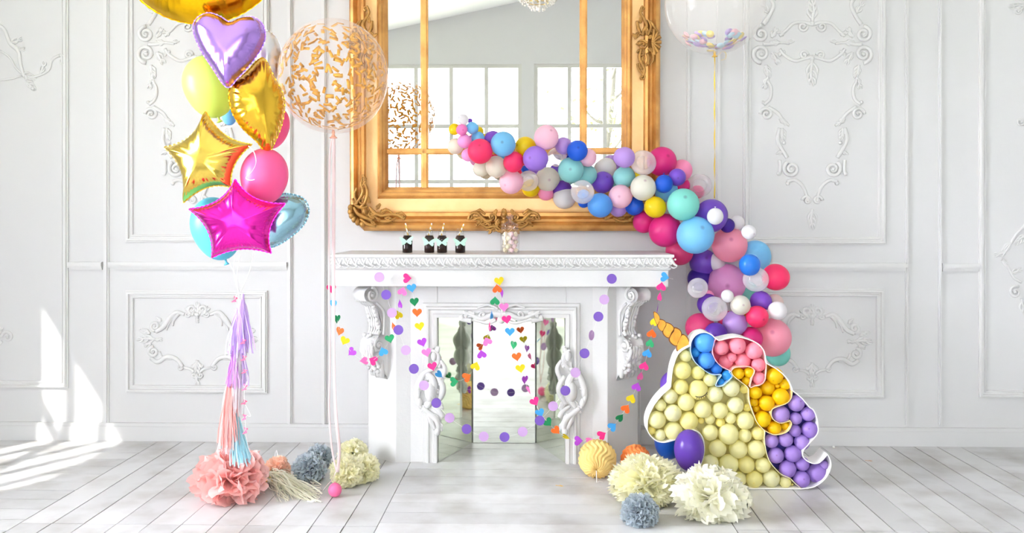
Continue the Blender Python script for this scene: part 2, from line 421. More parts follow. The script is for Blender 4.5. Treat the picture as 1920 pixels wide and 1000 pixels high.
def oval_ornament(dx, dy=0):
    r = Relief(-.003, .8, 370, dx, dy, 1.3)
    r.leaf(370, 596, -90, 30, 3, 2.6).vol(360, 580, 8, 90, 1.3, 2.4).leaf(362, 592, -130, 20, 2, 2.2).vol(352, 590, 5, 0, 1.2, 1.8)
    r.leaf(370, 596, 90, 10, 2, 2).dot(370, 590, 5)
    r.stroke([(346, 590), (330, 586), (318, 598), (306, 614), (292, 622)], 2.4, 3, wm=4).vol(291, 612, 9, 90, 1.5, 2.6)
    r.stroke([(336, 588), (326, 600), (324, 612)], 3, 1).stroke([(330, 588), (318, 604), (312, 620)], 2.6, 1)
    r.leaf(302, 604, -130, 14, 1, 2).leaf(282, 626, 200, 22, 3, 2).leaf(292, 637, 180, 36, 3, 2.2).leaf(290, 637, 0, 14, 2, 1.8).leaf(284, 645, 165, 14, 2, 1.8)
    r.vol(288, 660, 10, -90, 1.5, 2.8, -1).stroke([(283, 672), (296, 679), (312, 670), (330, 673), (343, 688)], 3, 2.6, wm=3.6).vol(338, 689, 5, 0, 1.2, 2)
    r.stroke([(298, 660), (306, 672), (322, 674)], 2.4, 1.2).stroke([(345, 690), (356, 692), (364, 698)], 2, 2)
    r.leaf(370, 676, 90, 26, 3, 2.4).vol(364, 704, 5, 0, 1.2, 2).leaf(370, 702, 90, 20, 2, 2.2).leaf(360, 690, -60, 10, 1, 2)
    trim(r.g, smooth=True)
oval_ornament(0); oval_ornament(1153, 4)
r = Relief(-.003, .8)
r.stroke([(-8, 45), (8, 55), (18, 80), (34, 96), (38, 120), (46, 145)], 3, 3, wm=4).leaf(20, 80, -20, 22, 2, 2.4).leaf(30, 92, 0, 16, 2, 2)
r.stroke([(0, 95), (18, 108), (30, 128), (44, 140)], 2, 2).stroke([(0, 150), (20, 148), (40, 142)], 2, 2)
r.leaf(40, 138, 20, 30, 3, 2.6).leaf(50, 150, 50, 26, 3, 2.4).dot(62, 166, 4).dot(50, 145, 4)
r.stroke([(60, 145), (78, 140), (92, 130), (98, 112), (112, 104)], 2, 3.2).leaf(76, 138, -70, 22, 2, 2.4).vol(118, 114, 11, -120, 1.4, 3, 1)
r.vol(14, 632, 11, 180, 1.4, 3, 1).stroke([(-20, 650), (-5, 646), (4, 640)], 3, 3).leaf(-4, 628, -60, 16, 2, 2)
trim(r.g, smooth=True)
r = Relief(-.003, .8)
r.leaf(1925, 12, 180, 34, 3, 2.4).vol(1908, 20, 7, 0, 1.3, 2).vol(1914, 228, 8, 0, 1.4, 2).leaf(1925, 440, 140, 30, 3, 2.4)
r.stroke([(1925, 420), (1905, 440), (1892, 462), (1878, 482)], 3, 2).leaf(1895, 455, 130, 26, 3, 2.4).leaf(1885, 475, 170, 20, 2, 2.2).leaf(1880, 485, 60, 20, 3, 2.2)
r.stroke([(1878, 488), (1890, 502), (1900, 520), (1915, 530)], 2.4, 2.4).vol(1904, 548, 12, -60, 1.5, 2.8, -1).leaf(1896, 512, -20, 20, 2, 2.2).leaf(1915, 560, 70, 40, 3, 2.4)
trim(r.g, smooth=True)

# ------------------------------------------------------------------ fireplace
XC = -.19
fp = thing('fireplace', (XC, -.25, 0), 'white carved plaster fireplace surround with mirrored firebox below the gilded mirror', 'fireplace')
wp = M['plaster']
def loft(g, loops):                       # loops: (z, inset) round three sides
    L = []
    for z, i in loops: L.append([(XC - .92 + i, 0, z), (XC - .92 + i, -.59 + i, z), (XC + .92 - i, -.59 + i, z), (XC + .92 - i, 0, z)])
    for a, b_ in zip(L, L[1:]):
        for k in range(4): g.add([a[k], a[(k + 1) % 4], b_[(k + 1) % 4], b_[k]], [(0, 1, 2, 3)])
    g.add(L[0], [(0, 1, 2, 3)]); g.add(L[-1], [(3, 2, 1, 0)])
g = G(); loft(g, [(1.148, 0), (1.134, 0), (1.134, .004), (1.128, .010), (1.112, .006), (1.098, .010), (1.084, .022), (1.078, .022), (1.078, .014), (1.068, .018), (1.064, .026)])
obj('mantel_shelf', g, wp, fp, smooth='auto', bevel=.0015)
g = G(); g.box(XC - .893, XC + .893, -.563, 0, .9765, 1.064); obj('frieze', g, wp, fp, smooth=False, bevel=.002)
r = Relief(-.582, .7); x = 627
rnd = random.Random(3)
while x < 1262:
    r.stroke([(x - 6, 497), (x, 485), (x + 7, 495), (x + 13, 499)], 1.6, 1.6, wm=2.4).dot(x + 2, 494, 2.4).stroke([(x, 500), (x + 7, 503), (x + 14, 498)], 1.2, 1.2).dot(x + 9, 487, 2); x += 15
for i in range(14):
    p = P(1250, 493, -.54 + i * .036 * 0); 
obj('carved_band', r.g, wp, fp)
# piers
plan = [(-.758, 0), (-.758, -.31), (-.58, -.448), (-.5, -.43), (-.447, -.43), (-.353, -.43), (-.194, -.0)]
for s in (-1, 1):
    pl = [(XC + abs(x) * s, y) for x, y in plan]
    g = G().zprism(pl if s < 0 else pl[::-1], 0, .9765); obj('pier', g, wp, fp, smooth=False, bevel=.003)
g = G().zprism([(XC - .3525, -.429), (XC + .3525, -.429), (XC + .19, -.002), (XC - .19, -.002)], .797, .976); obj('lintel', g, wp, fp, smooth=False)
# moulding round the opening
g = G(); xo, zt = .353, .797
pr = [(0, .43), (0, .455), (.018, .457), (.022, .449), (.04, .449), (.046, .458), (.056, .458), (.062, .442), (.076, .442), (.08, .43)]
for i in range(len(pr) - 1):
    L = []
    for t, d in (pr[i], pr[i + 1]): L.append([(XC - xo - t, -d, 0), (XC - xo - t, -d, zt + t), (XC + xo + t, -d, zt + t), (XC + xo + t, -d, 0)])
    for k in range(3): g.add([L[0][k], L[1][k], L[1][k + 1], L[0][k + 1]], [(0, 1, 2, 3)])
obj('opening_moulding', g, wp, fp, smooth='auto')
g = G(); g.box(XC - xo - .15, XC - xo, -.43, -.40, .70, .80); 
# mirrors in the firebox
hm = M['fmirror']
def vpan(x0, y0, x1, y1, z0, z1, th=.006):
    d = Vector((x1 - x0, y1 - y0, 0)).normalized(); n = Vector((-d.y, d.x, 0)) * th
    a, c = Vector((x0, y0, 0)), Vector((x1, y1, 0)); q = G()
    q.zprism([(a.x, a.y), (c.x, c.y), (c.x + n.x, c.y + n.y), (a.x + n.x, a.y + n.y)], z0, z1); return q
obj('firebox_mirror', vpan(XC - .184, -.012, XC + .184, -.012, .002, .80), hm, fp, smooth=False)
obj('firebox_mirror', vpan(XC - .345, -.428, XC - .188, -.008, .002, .80), hm, fp, smooth=False)
obj('firebox_mirror', vpan(XC + .188, -.008, XC + .345, -.428, .002, .80), hm, fp, smooth=False)
# header crest and side cartouches
r = Relief(-.462, .8, 940)
r.leaf(940, 598, -90, 30, 3, 3.6).stroke([(940, 592), (925, 590), (905, 598), (885, 592), (868, 584)], 6, 2, wm=5).vol(905, 590, 8, 0, 1.3, 2.6).stroke([(930, 600), (915, 606), (895, 602), (880, 600)], 4, 2)
r.stroke([(935, 580), (915, 572), (895, 578)], 3, 2).leaf(890, 588, 170, 22, 2, 3).dot(940, 600, 8).dot(866, 596, 5).stroke([(884, 602), (872, 600), (862, 598)], 5, 4)
obj('crest_ornament', r.g, wp, fp)
def cartouche(ax, sgn):
    r = Relief(-.468, .9); X = lambda v: ax + sgn * v
    def st(pts, *a, **k): r.stroke([(X(p[0]), p[1]) for p in pts], *a, **k)
    st([(10, 657), (20, 664), (22, 680), (12, 692)], 3, 3, wm=4.5); st([(26, 676), (34, 690), (30, 706), (20, 712)], 3, 3, wm=5)
    st([(12, 692), (-4, 700), (-14, 720), (-18, 745), (-10, 765)], 4, 4, wm=6.5)
    st([(0, 700), (12, 715), (10, 745), (0, 765)], 5, 4, wm=9); st([(20, 705), (30, 725), (26, 745), (16, 758)], 4, 3, wm=7)
    st([(-8, 765), (4, 775), (16, 785), (22, 800), (18, 815)], 5, 4, wm=6.5); st([(10, 762), (22, 770), (30, 782), (24, 778)], 3, 2, wm=5)
    st([(2, 770), (8, 790), (16, 806)], 4, 3, wm=5)
    r.dot(X(-16), 735, 6, 12).dot(X(8), 735, 12, 20).dot(X(-13), 755, 6, 9).dot(X(20), 810, 6, 8).dot(X(14), 668, 6, 10)
    for lx, ly, an, ll in ((18, 662, -70, 14), (24, 690, -110, 18), (4, 712, -140, 20), (-8, 728, 150, 16), (22, 722, -60, 20), (4, 750, 110, 22), (20, 752, 60, 20), (14, 776, 70, 22), (-6, 760, 100, 16), (24, 792, 80, 18), (14, 735, 90, 24)):
        r.leaf(X(lx), ly, an if sgn > 0 else 180 - an, ll, 3, 3)
    r.vol(X(16), 668, 7, 0, 1.2, 2); r.vol(X(20), 735, 9, 0, 1.3, 2.2)
    body = catc([(X(14), 652, 0), (X(26), 668, 0), (X(30), 695, 0), (X(30), 725, 0), (X(24), 765, 0), (X(28), 785, 0), (X(20), 812, 0), (X(10), 800, 0), (X(4), 775, 0), (X(-12), 762, 0), (X(-18), 735, 0), (X(-8), 705, 0), (X(6), 690, 0), (X(6), 668, 0)], 4)
    r.g.prism([(P(p.x, p.y, -.468).x, P(p.x, p.y, -.468).z) for p in body], -.464, -.458)
    obj('cartouche_ornament', r.g, wp, fp)
cartouche(800, 1); cartouche(1079, -1)
# corbels on the canted corners
def corbel(s):
    nrm = Vector((.61 * s, -.79, 0)); tan = Vector((.79 * s, .61, 0)); ctr = Vector((XC + s * .669, -.379, 0))
    T = lambda o, w, z: ctr + nrm * o + tan * w + Vector((0, 0, z))
    sil = catc([(-.02, .972), (.10, .972), (.155, .955), (.17, .925), (.155, .895), (.125, .885), (.085, .86), (.055, .80), (.045, .74), (.055, .70), (.09, .68), (.11, .655), (.11, .62), (.09, .575), (.06, .54), (.035, .50), (.01, .47), (-.02, .46)], 3)
    g = G(); n = len(sil); tri = tessellate_polygon([[Vector((p[0], p[1], 0)) for p in [(q.x, q.y) for q in [Vector((a[0], a[1])) for a in sil]]]])
    hw = .048
    v = [T(p[0], -hw, p[1]) for p in sil] + [T(p[0], hw, p[1]) for p in sil]
    g.add(v, [tuple(t) for t in tri] + [tuple(i + n for i in t[::-1]) for t in tri] + [(i, (i + 1) % n, (i + 1) % n + n, i + n) for i in range(n)])
    for w in (-hw - .004, hw + .004):
        for (co, cz, rr, d) in ((.118, .925, .042, 1), (.07, .645, .036, -1)):
            pts = []; ws = []
            for i in range(22):
                t = i / 21; q = rr * (1 - .85 * t); a = R(90) + d * 2 * PI * 1.5 * t
                pts.append(T(co + q * math.cos(a), w, cz + q * math.sin(a))); ws.append(.009 * (1 - .4 * t))
            g.tube(pts, ws, 8, 1, up=tan); g.ball(T(co, w, cz), .012, 10, 6)
        g.tube([T(a, w, z) for a, z in [(q.x, q.y) for q in cat([(.085, .88, 0), (.035, .83, 0), (.03, .76, 0), (.035, .70, 0)], 5)]], .007, 8, 1, up=tan)
    rr = random.Random(5)
    for w in (-.036, -.018, 0, .018, .036):       # leaf ribs down the front
        g.tube([T(a + .004, w, z) for a, z in [(q.x, q.y) for q in cat([(.15, .90, 0), (.12, .885, 0), (.085, .86, 0), (.057, .80, 0), (.047, .74, 0), (.058, .70, 0)], 4)]], [.008 + .003 * math.sin(i * 1.4) for i in range(21)], 8, 1, up=tan)
        g.tube([T(a, w * 1.15, z) for a, z in [(q.x, q.y) for q in cat([(.11, .65, 0), (.105, .60, 0), (.085, .565, 0), (.06, .53, 0), (.04 - abs(w) * .3, .49 + abs(w) * .6, 0)], 4)]], [.010 + .004 * math.sin(i * 1.7 + w * 90) for i in range(17)], 8, 1, up=tan)
    for i in range(40):
        z = rr.uniform(.50, .70); w = rr.uniform(-.055, .055); a = .10 - .28 * abs(z - .64) if z < .66 else .08
        g.ball(T(max(a, .02) + rr.uniform(-.01, .012), w, z), rr.uniform(.009, .016), 8, 6)
    for i in range(14):
        z = .87 - i * .012; g.ball(T(.085 - .0035 * i + .008 * (i % 2), (-1) ** i * .035, z), .012, 8, 6)
    for w in (-.04, -.014, .014, .04): g.tube([T(.03, w, .56), T(.045, w * 1.15, .52), T(.032, w * .9, .475), T(.008, w * .6, .465)], [.008, .016, .015, .006], 8)
    obj('corbel', g, wp, fp)
corbel(-1); corbel(1)
g = G(); g.box(XC + .758, XC + .80, -.12, -.0, 0, .62); obj('side_return', g, wp, fp, smooth=False, bevel=.004)

# ------------------------------------------------------------------ gilded mirror
pl0 = P(655, 400, -.09); pl1 = P(1238, 400, -.09); zb = P(940, 433, -.09).z; zt = 3.55
gm = thing('wall_mirror', ((pl0.x + pl1.x) / 2, -.02, zb), 'tall rectangular mirror in a carved gilded frame above the fireplace', 'mirror')
s0 = SC(940, -.09)
u = 1 / s0
prof = [(0, -.0), (0, .05), (4 * u, .072), (9 * u, .078), (13 * u, .062), (15 * u, .050), (19 * u, .052), (24 * u, .082), (29 * u, .080), (31 * u, .048), (34 * u, .044), (52 * u, .044), (54 * u, .058), (57 * u, .066), (61 * u, .060), (63 * u, .045), (66 * u, .04), (69 * u, .022), (71 * u, .012)]
mi = [0] * (len(prof) - 1); mi[9] = mi[10] = 1
g = G()
# side insets are narrower than the bottom one: build loops by hand
L = []
for t, d in prof:
    a, b_ = pl0.x + t, pl1.x - t; e = zb + t * 1.17; f_ = zt - t; c = max(.085 - t * 1.1, .0008)
    L.append([(p[0], -d - .02, p[1]) for p in [(a, e + c), (a + c, e), (b_ - c, e), (b_, e + c), (b_, f_), (a, f_)]])
for i in range(len(L) - 1):
    for k in range(6): g.add([L[i][k], L[i][(k + 1) % 6], L[i + 1][(k + 1) % 6], L[i + 1][k]], [(0, 1, 2, 3)], mi[i])
obj('frame', g, [M['gold'], M['goldcove']], gm, smooth='auto')
gx0, gx1, gz0, gz1 = pl0.x + 69 * u, pl1.x - 69 * u, zb + 69 * u * 1.17, zt - 69 * u
obj('mirror_glass', G().box(gx0 - .01, gx1 + .01, -.028, -.022, gz0 - .01, gz1 + .01), M['mirror'], gm, smooth=False)
def bar(x0, x1, z0, z1, vert=True):
    q = G(); w = (x1 - x0) if vert else (z1 - z0)
    for i, (t, d) in enumerate(((0, .034), (.18, .044), (.34, .040))):
        if vert: q.box(x0 + w * t, x1 - w * t, -d - .003 * i, -.028, z0, z1)
        else: q.box(x0, x1, -d - .003 * i, -.0285, z0 + w * t, z1 - w * t)
    return q
for a, c in ((789.5, 803.5), (1086.5, 1100.5)):
    obj('glazing_bar', bar(P(a, 300, -.03).x, P(c, 300, -.03).x, gz0, gz1), M['gold'], gm, smooth=False, bevel=.0015)
obj('glazing_bar', bar(gx0, gx1, P(900, 290, -.03).z, P(900, 278, -.03).z, False), M['gold'], gm, smooth=False, bevel=.0015)
YO = -.105
class FineRelief(Relief):
    def __init__(s, Y, th=.5, axis=None): super().__init__(Y, th * 1.2, axis, k=.78)
r = FineRelief(YO, .9, 945)      # bottom centre
r.stroke([(878, 412), (882, 402), (893, 398), (903, 406), (912, 414), (924, 412)], 3, 4, wm=4.5).vol(881, 407, 5, -90, 1.2, 2.4)
r.leaf(905, 412, 190, 18, 2, 3).vol(923, 407, 8, 60, 1.4, 2.8, -1).stroke([(900, 418), (912, 426), (928, 424), (938, 430)], 3, 3, wm=4)
r.stroke([(893, 398), (900, 394), (910, 402)], 2.5, 2.5, wm=3.5).leaf(934, 424, 150, 22, 2, 3).leaf(945, 412, -90, 22, 3, 4).leaf(945, 418, 90, 18, 3, 4).dot(945, 402, 6).dot(945, 416, 6).stroke([(925, 420), (932, 432), (944, 436)], 3, 2)
r.leaf(890, 402, -40, 16, 3, 2.4).leaf(912, 410, 60, 18, 3, 2.6).leaf(925, 404, -60, 14, 3, 2.4).leaf(918, 420, 200, 22, 3, 2.4).leaf(935, 410, 110, 18, 3, 2.6).leaf(936, 428, 60, 12, 3, 2.4).leaf(902, 416, 150, 14, 2, 2.2)
obj('bottom_ornament', r.g, M['golddark'], gm)
def corner(ax, s):
    r = FineRelief(YO, .9); X = lambda v: ax + s * v
    def st(pts, *a, **k): r.stroke([(X(p[0]), p[1]) for p in pts], *a, **k)
    st([(27, 332), (22, 345), (26, 358), (20, 372), (10, 385)], 2, 4, wm=4.5); st([(30, 345), (34, 360), (30, 378), (22, 388)], 3, 4, wm=4)
    st([(14, 352), (10, 366), (14, 378)], 3, 3, wm=3.4); st([(6, 372), (12, 384), (26, 390), (34, 386)], 3, 3, wm=4.5)
    st([(8, 388), (16, 400), (30, 408), (44, 412)], 4, 4, wm=5.5); st([(38, 388), (46, 398), (60, 404), (76, 402), (92, 404), (104, 412)], 3, 3, wm=4.5)
    st([(48, 405), (60, 414), (76, 414), (88, 408)], 3, 2, wm=4); st([(60, 398), (72, 394), (82, 402)], 2.5, 2.5, wm=3.5)
    st([(20, 410), (34, 420), (50, 424)], 3, 3, wm=5); st([(92, 403), (100, 400), (106, 406)], 2, 2)
    r.vol(X(24), 376, 7, 0, 1.3, 2.6).vol(X(44), 400, 9, 60, 1.3, 3).vol(X(100), 406, 5, 0, 1.2, 2.2)
    for i in range(6):
        a = R(110 + i * 16 ); r.dot(X(36 + 34 * math.cos(a)), 394 + 28 * math.sin(a) * (1), 5.5, 6.5)
    r.dot(X(30), 396, 7).dot(X(56), 412, 4)
    for lx, ly, an, ll in ((24, 350, -70, 20), (30, 366, 60, 18), (14, 372, 110, 16), (20, 388, 30, 22), (34, 402, 10, 22), (56, 400, -30, 18), (66, 408, 20, 20), (84, 404, -20, 18), (40, 414, 40, 14), (28, 340, -100, 14), (50, 392, -50, 14)):
        r.leaf(X(lx), ly, an if s > 0 else 180 - an, ll, 3, 2.4)
    obj('corner_ornament', r.g, M['golddark'], gm)
corner(655, 1); corner(1238, -1)
def side(ax, s):
    r = FineRelief(YO, .9); X = lambda v: ax + s * v
    def st(pts, *a, **k): r.stroke([(X(p[0]), p[1]) for p in pts], *a, **k)
    st([(34, 12), (38, 24), (32, 36), (26, 48), (32, 58), (34, 68)], 2.5, 4, wm=4.5); r.vol(X(33), 17, 5, 90, 1.2, 2.4)
    st([(44, 40), (42, 54), (36, 66)], 3, 3, wm=4.5); st([(24, 38), (18, 52), (24, 66)], 2.5, 3, wm=3.5); st([(20, 40), (12, 52), (6, 60)], 2.5, 3, wm=3.5)
    for i in range(7):
        a = R(-75 + i * 25); r.stroke([(X(16), 80), (X(16 - 9 * math.cos(a)), 80 + 13 * math.sin(a)), (X(16 - 17 * math.cos(a)), 80 + 25 * math.sin(a))], 3, 4.5, wm=3.5)
    r.vol(X(34), 84, 8, 0, 1.2, 3); r.dot(X(40), 82, 5); st([(46, 84), (36, 76), (24, 82)], 2, 3); r.vol(X(36), 100, 8, 180, 1.3, 2.6)
    st([(36, 92), (40, 108), (34, 122), (30, 134), (36, 146)], 4, 3, wm=4); st([(26, 100), (22, 112), (28, 124)], 3, 3, wm=4); st([(44, 120), (40, 132), (34, 138)], 2.5, 2.5)
    r.vol(X(35), 145, 6, -90, 1.2, 2.6); r.dot(X(24), 120, 4); st([(16, 98), (14, 112), (20, 124)], 3, 2)
    for lx, ly, an, ll in ((34, 30, 70, 16), (28, 52, 100, 16), (40, 60, 60, 16), (32, 104, 80, 18), (40, 118, 110, 14), (30, 130, 70, 14), (24, 72, 200, 14), (24, 92, 160, 14), (46, 70, -40, 10), (20, 60, 200, 12)):
        r.leaf(X(lx), ly, an if s > 0 else 180 - an, ll, 3, 2.4)
    obj('side_ornament', r.g, M['golddark'], gm)
side(1238, -1); side(655, 1)
gm.rotation_euler = (R(1.0), 0, 0)

# ------------------------------------------------------------------ latex balloons
def balloon_profile(n=22, pear=.10):
    pr = []
    for i in range(n + 1):
        a = PI * i / n; z = -math.cos(a); rr = math.sin(a)
        if z < 0: z = z * (1 + pear * (-z)); rr *= (1 - .10 * (-math.cos(a)) ** 3)
        pr.append((max(rr, .004), z))
    return pr
meshes = {}
def unit_mesh(key, m, pear=.06):
    if key not in meshes:
        g = G().lathe(balloon_profile(pear=pear), 32)
        me = bpy.data.meshes.new('balloon'); me.from_pydata([tuple(v) for v in g.v], [], g.f); me.materials.append(m)
        me.polygons.foreach_set('use_smooth', [True] * len(me.polygons)); me.update(); meshes[key] = me
    return meshes[key]
def knot_mesh(key, m):
    k = 'k' + key
    if k not in meshes:
        g = G().lathe([(.03, .12), (.05, .04), (.035, -.02), (.06, -.06), (.13, -.12), (.10, -.13)], 12)
        me = bpy.data.meshes.new('knot'); me.from_pydata([tuple(v) for v in g.v], [], g.f); me.materials.append(m)
        me.polygons.foreach_set('use_smooth', [True] * len(me.polygons)); me.update(); meshes[k] = me
    return meshes[k]
COL = {  # name: (hex, clear?)
 'white': 'f3f2f4', 'pearl': 'f0efee', 'cream': 'efe9da', 'ivory': 'eceadd', 'yellow': 'f0d513', 'bubblegum': 'f58fd0', 'orchid': 'f8b2e8', 'skyblue': '86d0f8',
 'azure': '5fa9f0', 'hotpink': 'fb3d78', 'purple': '8a52cc', 'lavender': 'b085ea', 'lilac': 'c5a0e6', 'palepink': 'fdd2e4', 'royalblue': '1f63dd', 'aqua': '9adcdc',
 'teal': '8ee2d6', 'violet': '6a3bb4', 'magenta': 'e22f88', 'pink': 'fda0cb', 'salmon': 'ffabc2', 'crimson': 'e84a86', 'indigo': '46249a', 'iris': '8156cf', 'beige': 'ecd9d4', 'cobalt': '2f86e8'}
CN = {'white': 'white', 'pearl': 'pearly white', 'cream': 'cream', 'ivory': 'ivory', 'yellow': 'yellow', 'bubblegum': 'bubblegum pink', 'orchid': 'orchid pink', 'skyblue': 'sky blue',
 'azure': 'azure', 'hotpink': 'hot pink', 'purple': 'purple', 'lavender': 'lavender', 'lilac': 'lilac', 'palepink': 'pale pink', 'royalblue': 'royal blue', 'aqua': 'pale aqua',
 'teal': 'mint teal', 'violet': 'deep violet', 'magenta': 'magenta', 'pink': 'candy pink', 'salmon': 'salmon pink', 'crimson': 'raspberry', 'indigo': 'indigo', 'iris': 'iris purple', 'beige': 'pale beige', 'cobalt': 'glossy cobalt', 'clear': 'clear'}
LM = {k: latex('latex_' + k, v, rough=.2 if k == 'cobalt' else .36) for k, v in COL.items()}
LM['clear'] = clearskin('clear_latex', 'f6f2f7', .24, .6)
def place_balloon(name, key, c, r, pole=None, m=None, sx=1, sz=1, knot=False, pear=.06):
    me = unit_mesh(key + str(pear), m or LM[key], pear)
    o = bpy.data.objects.new(name, me); col.objects.link(o); o.location = c
    pole = Vector(pole or (0, 0, 1)).normalized()
    o.rotation_mode = 'QUATERNION'; o.rotation_quaternion = Vector((0, 0, 1)).rotation_difference(pole)
    o.scale = (r * sx, r * sx, r * sz)
    if knot:
        k = bpy.data.objects.new('knot', knot_mesh(key, m or LM[key])); col.objects.link(k); k.parent = o; k.location = (0, 0, -1 - pear - .05)
    return o
A = (830, 200, 5.556); B_ = (980, 220, 5.0); C_ = (1150, 260, 5.0); E_ = (1160, 380, 3.847); D_ = (1240, 440, 3.846)
GB = [ # front to back within neighbourhoods: crop, x, y, r, colour, flags
 (A, 200, 243, 60, 'bubblegum', 's'), (A, 307, 222, 64, 'skyblue', ''), (A, 213, 133, 57, 'white', ''), (A, 391, 465, 131, 'hotpink', 's'), (A, 230, 362, 73, 'orchid', ''),
 (A, 630, 390, 131, 'skyblue', 's'), (A, 122, 238, 60, 'yellow', ''), (A, 365, 330, 68, 'skyblue', ''), (A, 370, 262, 55, 'yellow', ''), (A, 283, 148, 26, 'purple', ''),
 (A, 737, 580, 107, 'hotpink', ''), (A, 265, 505, 70, 'orchid', ''), (A, 135, 412, 84, 'cream', ''), (A, 525, 340, 88, 'purple', ''), (A, 560, 630, 112, 'cream', ''), (A, 400, 650, 82, 'ivory', ''),
 (B_, 120, 388, 119, 'lavender', 's'), (A, 860, 422, 110, 'yellow', ''), (A, 713, 787, 125, 'palepink', ''), (A, 890, 775, 108, 'clear', ''), (A, 918, 852, 92, 'yellow', ''), (A, 855, 650, 38, 'royalblue', ''),
 (B_, 223, 187, 116, 'palepink', 's'), (B_, 233, 583, 116, 'ivory', 's'), (B_, 512, 313, 98, 'royalblue', 's'), (B_, 452, 495, 121, 'aqua', 's'), (B_, 385, 270, 80, 'lilac', ''), (B_, 320, 375, 90, 'clear', ''),
 (B_, 370, 682, 90, 'violet', ''), (B_, 562, 703, 110, 'clear', ''), (B_, 610, 378, 85, 'palepink', 's'), (B_, 600, 540, 98, 'aqua', ''), (B_, 752, 610, 102, 'iris', 's'), (B_, 723, 825, 115, 'azure', ''),
 (B_, 573, 740, 60, 'azure', ''), (B_, 215, 705, 76, 'pink', ''), (B_, 388, 755, 105, 'pearl', ''), (B_, 572, 795, 55, 'royalblue', ''), (B_, 305, 490, 50, 'iris', ''),
 (B_, 917, 743, 112, 'palepink', 's'), (B_, 780, 478, 95, 'pearl', ''), (C_, 105, 177, 98, 'lilac', ''), (C_, 105, 360, 101, 'aqua', ''), (B_, 895, 850, 85, 'lilac', ''), (B_, 838, 385, 28, 'lilac', ''),
 (C_, 285, 228, 117, 'clear', ''), (C_, 280, 460, 120, 'ivory', 's'), (C_, 474, 428, 84, 'royalblue', 'k'), (C_, 390, 643, 101, 'yellow', ''), (C_, 598, 363, 82, 'iris', 's'), (C_, 200, 632, 86, 'royalblue', ''),
 (C_, 655, 618, 151, 'teal', 's'), (C_, 455, 215, 138, 'magenta', 's'), (C_, 635, 303, 103, 'pink', ''), (C_, 490, 485, 108, 'skyblue', ''), (C_, 232, 355, 40, 'yellow', ''),
 (C_, 770, 905, 175, 'skyblue', 's'), (C_, 485, 865, 153, 'magenta', ''), (C_, 285, 785, 102, 'magenta', ''), (C_, 640, 440, 78, 'magenta', ''), (C_, 805, 440, 110, 'clear', ''), (C_, 790, 500, 62, 'crimson', ''),
 (C_, 955, 732, 76, 'white', 'ku'), (C_, 920, 720, 152, 'iris', ''), (E_, 785, 165, 52, 'indigo', ''), (E_, 855, 142, 50, 'white', ''), (E_, 940, 214, 52, 'white', ''),
 (E_, 800, 305, 127, 'salmon', 's'), (E_, 707, 431, 64, 'white', 'kl'), (E_, 610, 432, 98, 'iris', 's'), (E_, 440, 355, 98, 'crimson', ''), (E_, 945, 448, 76, 'cobalt', ''), (E_, 992, 555, 90, 'clear', ''),
 (E_, 1130, 538, 96, 'hotpink', ''), (E_, 985, 392, 112, 'skyblue', ''), (E_, 785, 676, 45, 'white', ''), (E_, 878, 741, 72, 'ivory', 's'), (E_, 778, 580, 138, 'orchid', ''), (E_, 568, 618, 72, 'clear', ''), (E_, 590, 552, 88, 'indigo', ''),
 (E_, 695, 768, 90, 'clear', ''), (E_, 640, 735, 74, 'violet', ''), (E_, 1000, 825, 80, 'hotpink', 's'), (E_, 838, 873, 88, 'lilac', ''), (E_, 1147, 780, 66, 'white', 'kl'), (E_, 1025, 715, 77, 'purple', ''), (E_, 930, 640, 72, 'teal', ''), (E_, 1130, 722, 58, 'beige', ''),
 (E_, 700, 948, 82, 'violet', 's'), (E_, 585, 902, 104, 'crimson', ''), (D_, 650, 750, 80, 'magenta', ''), (D_, 797, 742, 138, 'salmon', ''), (D_, 840, 862, 88, 'teal', ''),
 (E_, 775, 840, 60, 'crimson', ''), (E_, 905, 800, 50, 'yellow', ''), (E_, 800, 900, 60, 'pearl', ''), (E_, 640, 680, 50, 'pink', ''),
]
GBL = []
placed = []
rnd = random.Random(11)
for (cr, x, y, r_, colr, fl) in GB:
    px, py, pr = cr[0] + x / cr[2], cr[1] + y / cr[2], r_ / cr[2]
    base = -.42 if px < 1230 else -.42 - .1 * min((px - 1230) / 80, 1)
    if colr == 'crimson' and px < 1290 and py > 450 and py < 500: base = -.17
    Y = base
    while True:
        c, s = PS(px, py, Y); rr = pr / s; ok = True
        for (c2, r2_, px2, py2, pr2) in placed:
            if (c - c2).length < (rr + r2_) * .955: ok = False; break
            if math.hypot(px - px2, py - py2) < (pr + pr2) * .9 and Y < c2.y + .004: ok = False; break
        if ok or Y > -.05: break
        Y += .006
    if Y + rr > -.03: Y = -.03 - rr; c, s = PS(px, py, Y); rr = pr / s
    placed.append((c, rr, px, py, pr)); GBL.append(dict(px=px, py=py, c=c, r=rr, col=colr, fl=fl, pr=pr))
GBL_sorted = sorted(GBL, key=lambda d: d['px'] + 1.2 * d['py'])
ORD = ['', 'first', 'second', 'third', 'fourth', 'fifth', 'sixth', 'seventh', 'eighth', 'ninth', 'tenth', 'eleventh', 'twelfth']
cnt = {}
for d in GBL_sorted:
    cnt[d['col']] = cnt.get(d['col'], 0) + 1; d['n'] = cnt[d['col']]
